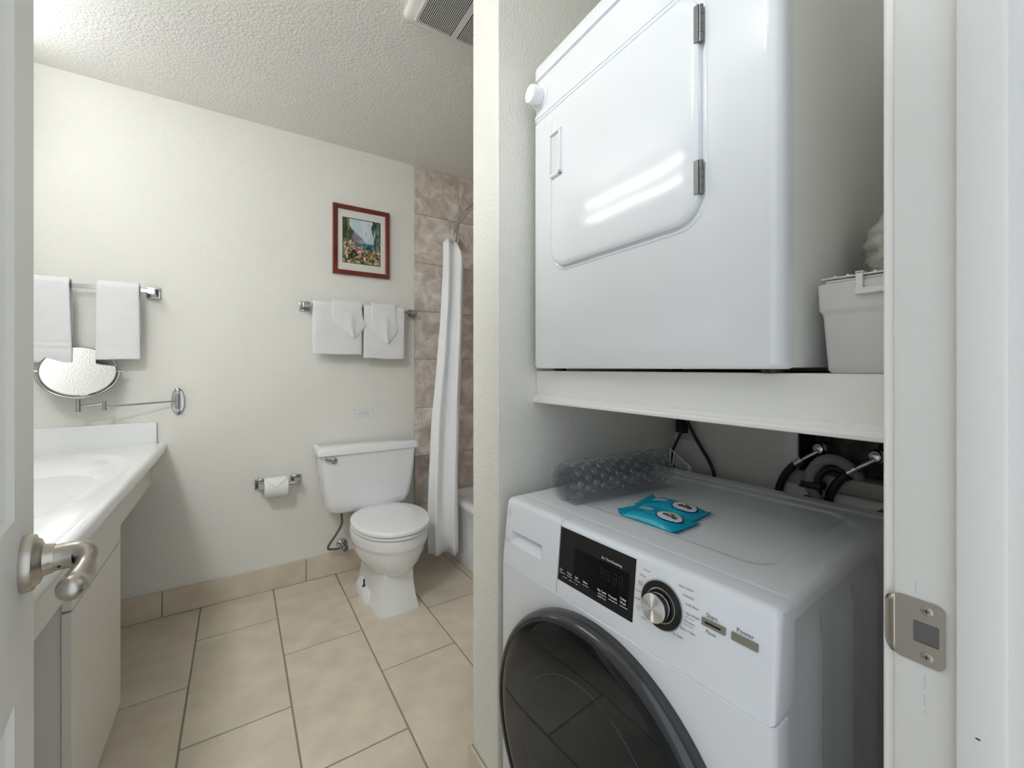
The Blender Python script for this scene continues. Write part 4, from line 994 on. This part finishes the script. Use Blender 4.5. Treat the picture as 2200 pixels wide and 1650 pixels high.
lb.text('(Extra Rinse)', 0.0028, T(0.473, 0.7935)); lb.text('(Hand Wash)', 0.0028, T(0.471, 0.782))
o = lb.build('cycle_lettering', 'print_dark', wa, smooth=False); o['kind'] = 'stuff'
bt = MB(); rect_slab(bt, 0.499, 0.5335, 0.7955, 0.806, 0.0022, 0.001); bto = bt.build('start_button', 'button', wa, ang=30)
bs = MB(); rect_slab(bs, 0.504, 0.527, 0.7992, 0.8022, 0.0024, 0.0005, 0.002); bs.build('button_slot', 'black', bto, smooth=False)
bt = MB(); rect_slab(bt, 0.542, 0.5765, 0.7955, 0.806, 0.0022, 0.001); bt.build('power_button', 'button', wa, ang=30)
# round monogram badge and small marks left of the drawer recess
lg = MB()
for r0, r1 in ((0.0078, 0.0090),):
    for k in range(28):
        a0, a1 = 2 * PI * k / 28, 2 * PI * (k + 1) / 28
        lg.face([PF(0.0155 + r0 * math.cos(a0), 0.8265 + r0 * math.sin(a0), .0008), PF(0.0155 + r1 * math.cos(a0), 0.8265 + r1 * math.sin(a0), .0008), PF(0.0155 + r1 * math.cos(a1), 0.8265 + r1 * math.sin(a1), .0008), PF(0.0155 + r0 * math.cos(a1), 0.8265 + r0 * math.sin(a1), .0008)])
lg.text('GE', 0.0085, lambda x, y: PF(0.0155 + x, 0.8237 + y, 0.0008), 'CENTER', 0.2)
for s, z in ((0.0115, 0.762), (0.0215, 0.762)):
    rect_slab(lg, s - 0.0025, s + 0.0025, z - 0.0035, z - 0.0028, 0.0006); rect_slab(lg, s - 0.0025, s + 0.0025, z + 0.0028, z + 0.0035, 0.0006)
    rect_slab(lg, s - 0.0025, s - 0.0018, z - 0.0035, z + 0.0035, 0.0006); rect_slab(lg, s + 0.0018, s + 0.0025, z - 0.0035, z + 0.0035, 0.0006); rect_slab(lg, s - 0.0018, s + 0.0018, z - 0.0003, z + 0.0003, 0.0006)
o = lg.build('badge', 'print_grey', wa, smooth=False); o['kind'] = 'stuff'
for x in (0.05, WD - 0.06):
    for y in (-0.25, 0.25): MB().lathe([(0.022, 0.0), (0.022, 0.010), (0.010, 0.012), (0.010, 0.031)], (x, y, 0.0), (0, 0, 1), 16).build('foot', 'black', wa)

# ------------------------------------------------------------------ on the washer: rolled mat and two soap packets
ZP = ZW - 0.0033
A = Vector((0.637, 0.757, ZW + 0.0455)); B = Vector((0.965, 0.733, ZW + 0.0455)); axr = (B - A).normalized(); Lr = (B - A).length
upr = Vector((0, 0, 1)); sdr = axr.cross(upr)
rm = thing('rolled_bath_mat', 'rolled clear vinyl bath mat with rows of suction cups', 'bath mat', tuple((A + B) / 2 - upr * 0.0455))
org = (A + B) / 2 - upr * 0.0455
sp_ = MB()
turns = 2.6
def spiral(u, v):
    th = -2 * PI * turns * v + PI * 1.5
    r = lerp(0.0435, 0.022, v)
    j = 0.0015 * noise.noise(Vector((u * 6, th, 0.3)))
    c0 = A + axr * (Lr * u + (0.012 * (0.5 - v)) * (1 if u > 0.5 else -0.6)) + (sdr * math.cos(th) + upr * math.sin(th)) * (r + j)
    return c0 - org
sp_.grid(spiral, 30, 90)
sp_.build('sheet', 'clear', rm, ang=60)
fp_ = MB()
def flat(u, v): return A + axr * (Lr * u) + sdr * (-0.006 + 0.052 * v) + upr * (-0.0437 + 0.0025 * noise.noise(Vector((u * 5, v * 2, 1))) * v + 0.002) - org
fp_.grid(flat, 24, 6).build('loose_edge', 'clear', rm, ang=60)
cups = MB()
for i in range(14):
    for k in range(9):
        th = 2 * PI * (k + 0.5 * (i % 2)) / 11 - 0.5
        if math.sin(th) < -0.75: continue
        nn = sdr * math.cos(th) + upr * math.sin(th)
        c0 = A + axr * (Lr * (i + 0.7) / 14.4) + nn * 0.0437 - org
        cups.lathe([(0.0085, 0.0), (0.0088, 0.0018), (0.0070, 0.0040), (0.0045, 0.0052), (0.0036, 0.0042), (0.0, 0.0036)], c0, nn, 12, caps=False)
o = cups.build('suction_cups', 'clear', rm, ang=60); o['kind'] = 'stuff'

def packet(label, cx, cy, rot, seed):
    t = thing('soap_packet', label, 'packet', (cx, cy, ZP + 0.0006), rot, 'blue soap packets on the washer')
    hx_, hy_ = 0.041, 0.070
    def top(u, v):
        x = (2 * u - 1); y = (2 * v - 1)
        cr = 1.0 if abs(y) < 0.8 else 1.0 + 0.02 * math.sin(u * 40) * (abs(y) - 0.8) * 5
        h = 0.0148 * (max(0.0, 1 - abs(x) ** 4)) ** 0.6 * (max(0.0, 1 - (abs(y) / 0.90) ** 3.0)) ** 0.8
        h *= 1 + 0.20 * noise.noise(Vector((x * 1.6 + seed, y * 1.6, seed)))
        h += 0.0012 * abs(noise.noise(Vector((x * 5 + seed, y * 5, 3)))) * (1 - abs(x))
        if abs(y) > 0.86: h = 0.0016 + (0.010 if y > 0 else 0.003) * ((abs(y) - 0.86) / 0.14) ** 1.5 * (0.6 + 0.4 * x * (1 if seed > 2 else -1))
        return Vector((x * hx_, y * hy_ * cr, h + 0.0012))
    m = MB(); m.grid(lambda u, v: top(u, v), 30, 50); 
    m.grid(lambda u, v: Vector((top(u, v).x, top(u, v).y, min(top(u, v).z - 0.0008, 0.0004 + (top(u, v).z - 0.0016 if abs(2 * v - 1) > 0.86 else 0)))), 30, 50)
    m.build('wrapper', 'blue', t, ang=60)
    def on(x, y, off=0.0005):
        u = (x / hx_ + 1) / 2; v = (y / hy_ + 1) / 2
        p = top(max(0, min(1, u)), max(0, min(1, v))); return (x, y, p.z + off)
    def oval(name, cx_, cy_, a, b, mt, off):
        mm = MB(); n = 36; rr = 5
        rings = [[on(cx_ + a * q / rr * math.cos(2 * PI * k / n), cy_ + b * q / rr * math.sin(2 * PI * k / n), off) for k in range(n)] for q in range(1, rr + 1)]
        mm.loft(rings, True, False); mm.build(name, mt, t, ang=180)
    oval('logo_border', 0.0, -0.028, 0.0262, 0.0275, 'navy', 0.0006)
    oval('logo_oval', 0.0, -0.028, 0.0235, 0.0248, 'white_print', 0.0010)
    tx_ = MB()
    # word printed across the oval, read from the washer front
    tx_.text('elle', 0.0215, lambda x, y: on(-0.0065 + y * 1.1, -0.028 - x, 0.0016), 'CENTER', 0.25, bold=0.0006)
    tx_.build('logo_word', 'navy', t, smooth=False)
    gp_ = MB(); gp_.grid(lambda u, v: on(0.0125 + 0.006 * v * math.sin(u * PI), -0.045 + 0.034 * u, 0.0013), 10, 2).build('logo_swoosh', 'green_print', t)
    st_ = MB(); st_.grid(lambda u, v: on(-0.004 + 0.016 * v, 0.014 + 0.034 * u, 0.0006), 10, 6).build('print_band', 'pale_blue', t)
    l2 = MB()
    for k in range(3): l2.grid(lambda u, v: on(0.0005 + 0.004 * k + 0.0012 * v, 0.016 + (0.027 - 0.004 * k) * u, 0.0010), 8, 1)
    l2.build('small_print', 'white_print', t)
    return t
packet('bright blue soap packet nearest the washer dials', 0.7315, 0.568, math.radians(4), 1.0)
packet('bright blue soap packet behind its twin, towards the hoses', 0.8085, 0.588, math.radians(8), 3.7)

# ------------------------------------------------------------------ power cord, outlet and hoses behind the washer
op = thing('wall_outlet', 'beige wall outlet plate behind the black plug', 'outlet', (XB, 0.862, 0.985))
MB().box(-0.006, -0.0005, -0.035, 0.035, -0.0575, 0.0575, 0.002, 2).build('cover_plate', 'outlet', op)
for z in (-0.02, 0.02): MB().box(-0.0072, -0.0055, -0.0165, 0.0165, z - 0.014, z + 0.014, 0.003, 2).build('socket', 'outlet', op)
pcd = thing('power_cord', 'black power cord with plug and paper tag behind the washer', 'cord', (XB, 0.868, 0.975))
pl_ = MB(); pl_.loft([[(-0.0080 - 0.022 * (1 if k in (1, 2) else 0), yy, zz) for k in range(0)] or rr_ for rr_ in (
    [(-0.008, -0.016, -0.022), (-0.008, 0.016, -0.022), (-0.008, 0.016, 0.028), (-0.008, -0.016, 0.028)],
    [(-0.026, -0.015, -0.022), (-0.026, 0.015, -0.022), (-0.026, 0.015, 0.026), (-0.026, -0.015, 0.026)],
    [(-0.036, -0.012, -0.020), (-0.036, 0.012, -0.020), (-0.036, 0.012, 0.018), (-0.036, -0.012, 0.018)])])
pl_.bevel(0.003, 2).build('plug', 'black', pcd)
MB().tube(bez([(-0.024, 0.0, -0.020), (-0.026, 0.006, -0.036), (-0.030, 0.016, -0.062), (-0.040, 0.026, -0.10), (-0.045, 0.028, -0.16), (-0.035, 0.022, -0.26)], 6), 0.0046, 10).build('cord', 'black', pcd)
c2 = thing('appliance_cable', 'black cord hanging in a curve right of the plug', 'cable', (XB, 0.80, 0.99))
MB().tube(bez([(-0.03, 0.062, 0.075), (-0.026, 0.046, 0.012), (-0.024, 0.022, -0.035), (-0.022, -0.004, -0.075), (-0.022, -0.034, -0.118), (-0.022, -0.050, -0.165), (-0.022, -0.056, -0.26)], 6), 0.0055, 10).build('cord', 'black', c2)
tg = MB(); tA = Vector((-0.085, -0.022, -0.062))
tgP = lambda a, b: Vector((-0.080 - 0.10 * a * 0.1, 0.003 - 0.085 * a + 0.006 * b, -0.066 - 0.046 * a - 0.048 * b))
tg.grid(lambda u, v: tgP(u, v * (1 - 0.25 * u)), 8, 6).build('cord_tag', 'paper', pcd, solid=0.0006, label='white paper tag with black print')
tk_ = MB()
def tagbar(a0, a1, b0, b1): tk_.face([tgP(a0, b0) + Vector((-0.0012, 0, 0)), tgP(a1, b0) + Vector((-0.0012, 0, 0)), tgP(a1, b1) + Vector((-0.0012, 0, 0)), tgP(a0, b1) + Vector((-0.0012, 0, 0))])
tagbar(0.12, 0.20, 0.08, 0.9)
for k in range(9):
    a = 0.27 + 0.07 * k; b = 0.10
    while b < 0.78: wd = random.uniform(0.08, 0.2); tagbar(a, a + 0.025, b, min(b + wd, 0.8)); b += wd + 0.04
tagbar(0.28, 0.36, 0.80, 0.92)
tk_.build('tag_print', 'black', pcd, smooth=False)

vb = thing('washer_valve_box', 'recessed metal valve box in the niche wall above the washer', 'valve box', (XB, 0.38, 0.80))
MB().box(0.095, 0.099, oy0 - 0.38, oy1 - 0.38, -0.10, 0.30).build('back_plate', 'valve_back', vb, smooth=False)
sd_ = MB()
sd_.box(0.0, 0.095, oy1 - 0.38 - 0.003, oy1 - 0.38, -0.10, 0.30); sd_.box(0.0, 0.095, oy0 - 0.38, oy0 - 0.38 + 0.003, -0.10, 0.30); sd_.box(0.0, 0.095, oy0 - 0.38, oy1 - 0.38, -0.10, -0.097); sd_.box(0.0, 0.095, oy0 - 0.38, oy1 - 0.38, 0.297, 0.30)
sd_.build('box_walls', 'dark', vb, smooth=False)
MB().box(-0.006, -0.0003, oy1 - 0.38, 0.559 - 0.38, -0.10, 0.30, 0.001, 1).build('frame_strip', 'trim', vb)
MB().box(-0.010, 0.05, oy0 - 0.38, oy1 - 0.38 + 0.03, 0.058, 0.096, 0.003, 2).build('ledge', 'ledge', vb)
lb_ = MB(); lb_.loft([[(-0.012, y, -0.10), (-0.012, y, 0.030), (-0.010, y, 0.042), (-0.004, y, 0.051), (0.004, y, 0.055), (0.05, y, 0.056), (0.05, y, -0.10)] for y in (oy0 - 0.38, oy1 - 0.38 + 0.03)])
lb_.build('lower_trim', 'trim', vb, ang=35)
for y in (0.118, -0.045): MB().cyl((-0.0125, y, 0.015), (-0.0118, y, 0.015), 0.022 if y > 0 else 0.030).build('knockout', 'valve_back', vb)
for nm, y0_, lab in (('hose', 0.477, 'black water hose with crimped metal end, nearer the power cord'), ('hose', 0.361, 'black water hose with crimped metal end, nearer the door jamb')):
    h = thing('water_hose', lab, 'hose', (XB, y0_, 0.953), 0, 'black hoses on the washer valves')
    MB().lathe([(0.012, -0.004), (0.017, 0.0), (0.0175, 0.006), (0.0135, 0.010), (0.0125, 0.014), (0.009, 0.015)], (0.006, 0, 0.006), (-0.9, 0.15, 0.1), 24).build('swivel_nut', 'chrome', h)
    MB().cyl((0.028, -0.004, 0.02), (0.055, -0.008, 0.055), 0.010).build('valve_spout', 'bolt', h)
    P_ = [(-0.006, 0.002, 0.0), (-0.012, 0.018, -0.013), (-0.014, 0.034, -0.026), (-0.015, 0.050, -0.040), (-0.017, 0.068, -0.062), (-0.018, 0.082, -0.09), (-0.018, 0.091, -0.124), (-0.018, 0.093, -0.20), (-0.018, 0.092, -0.32)]
    MB().tube(bez(P_[:3], 5), 0.0055, 12).build('barb', 'steel', h)
    MB().tube(bez(P_[2:4], 5), 0.0105, 18).build('crimp_sleeve', 'steel', h)
    MB().tube(bez(P_[3:], 6), 0.0098, 16).build('tube', 'rubber', h)
dh = thing('drain_hose', 'grey drain hose bent over a black hook between the water hoses', 'hose', (XB, 0.45, 0.86))
P_ = bez([(-0.030, 0.010, -0.18), (-0.030, 0.012, -0.06), (-0.032, 0.022, -0.02), (-0.034, 0.036, 0.012), (-0.034, 0.034, 0.040), (-0.032, 0.014, 0.072), (-0.026, -0.012, 0.082), (-0.016, -0.036, 0.070), (0.002, -0.052, 0.046), (0.02, -0.056, 0.01)], 8)
MB().tube(P_, [0.0135 + 0.0005 * math.sin(k * 2.1) for k in range(len(P_))], 16).build('tube', 'hose_grey', dh)
P_ = bez([(-0.030, 0.020, -0.01), (-0.030, 0.020, 0.03), (-0.026, 0.006, 0.053), (-0.020, -0.012, 0.060), (-0.008, -0.030, 0.048), (0.006, -0.04, 0.02)], 8)
MB().tube(P_, 0.0095, 12).build('hook', 'rubber', dh)
MB().box(-0.052, -0.016, 0.006, 0.052, 0.004, 0.020, 0.003, 2).build('hook_clip', 'rubber', dh)
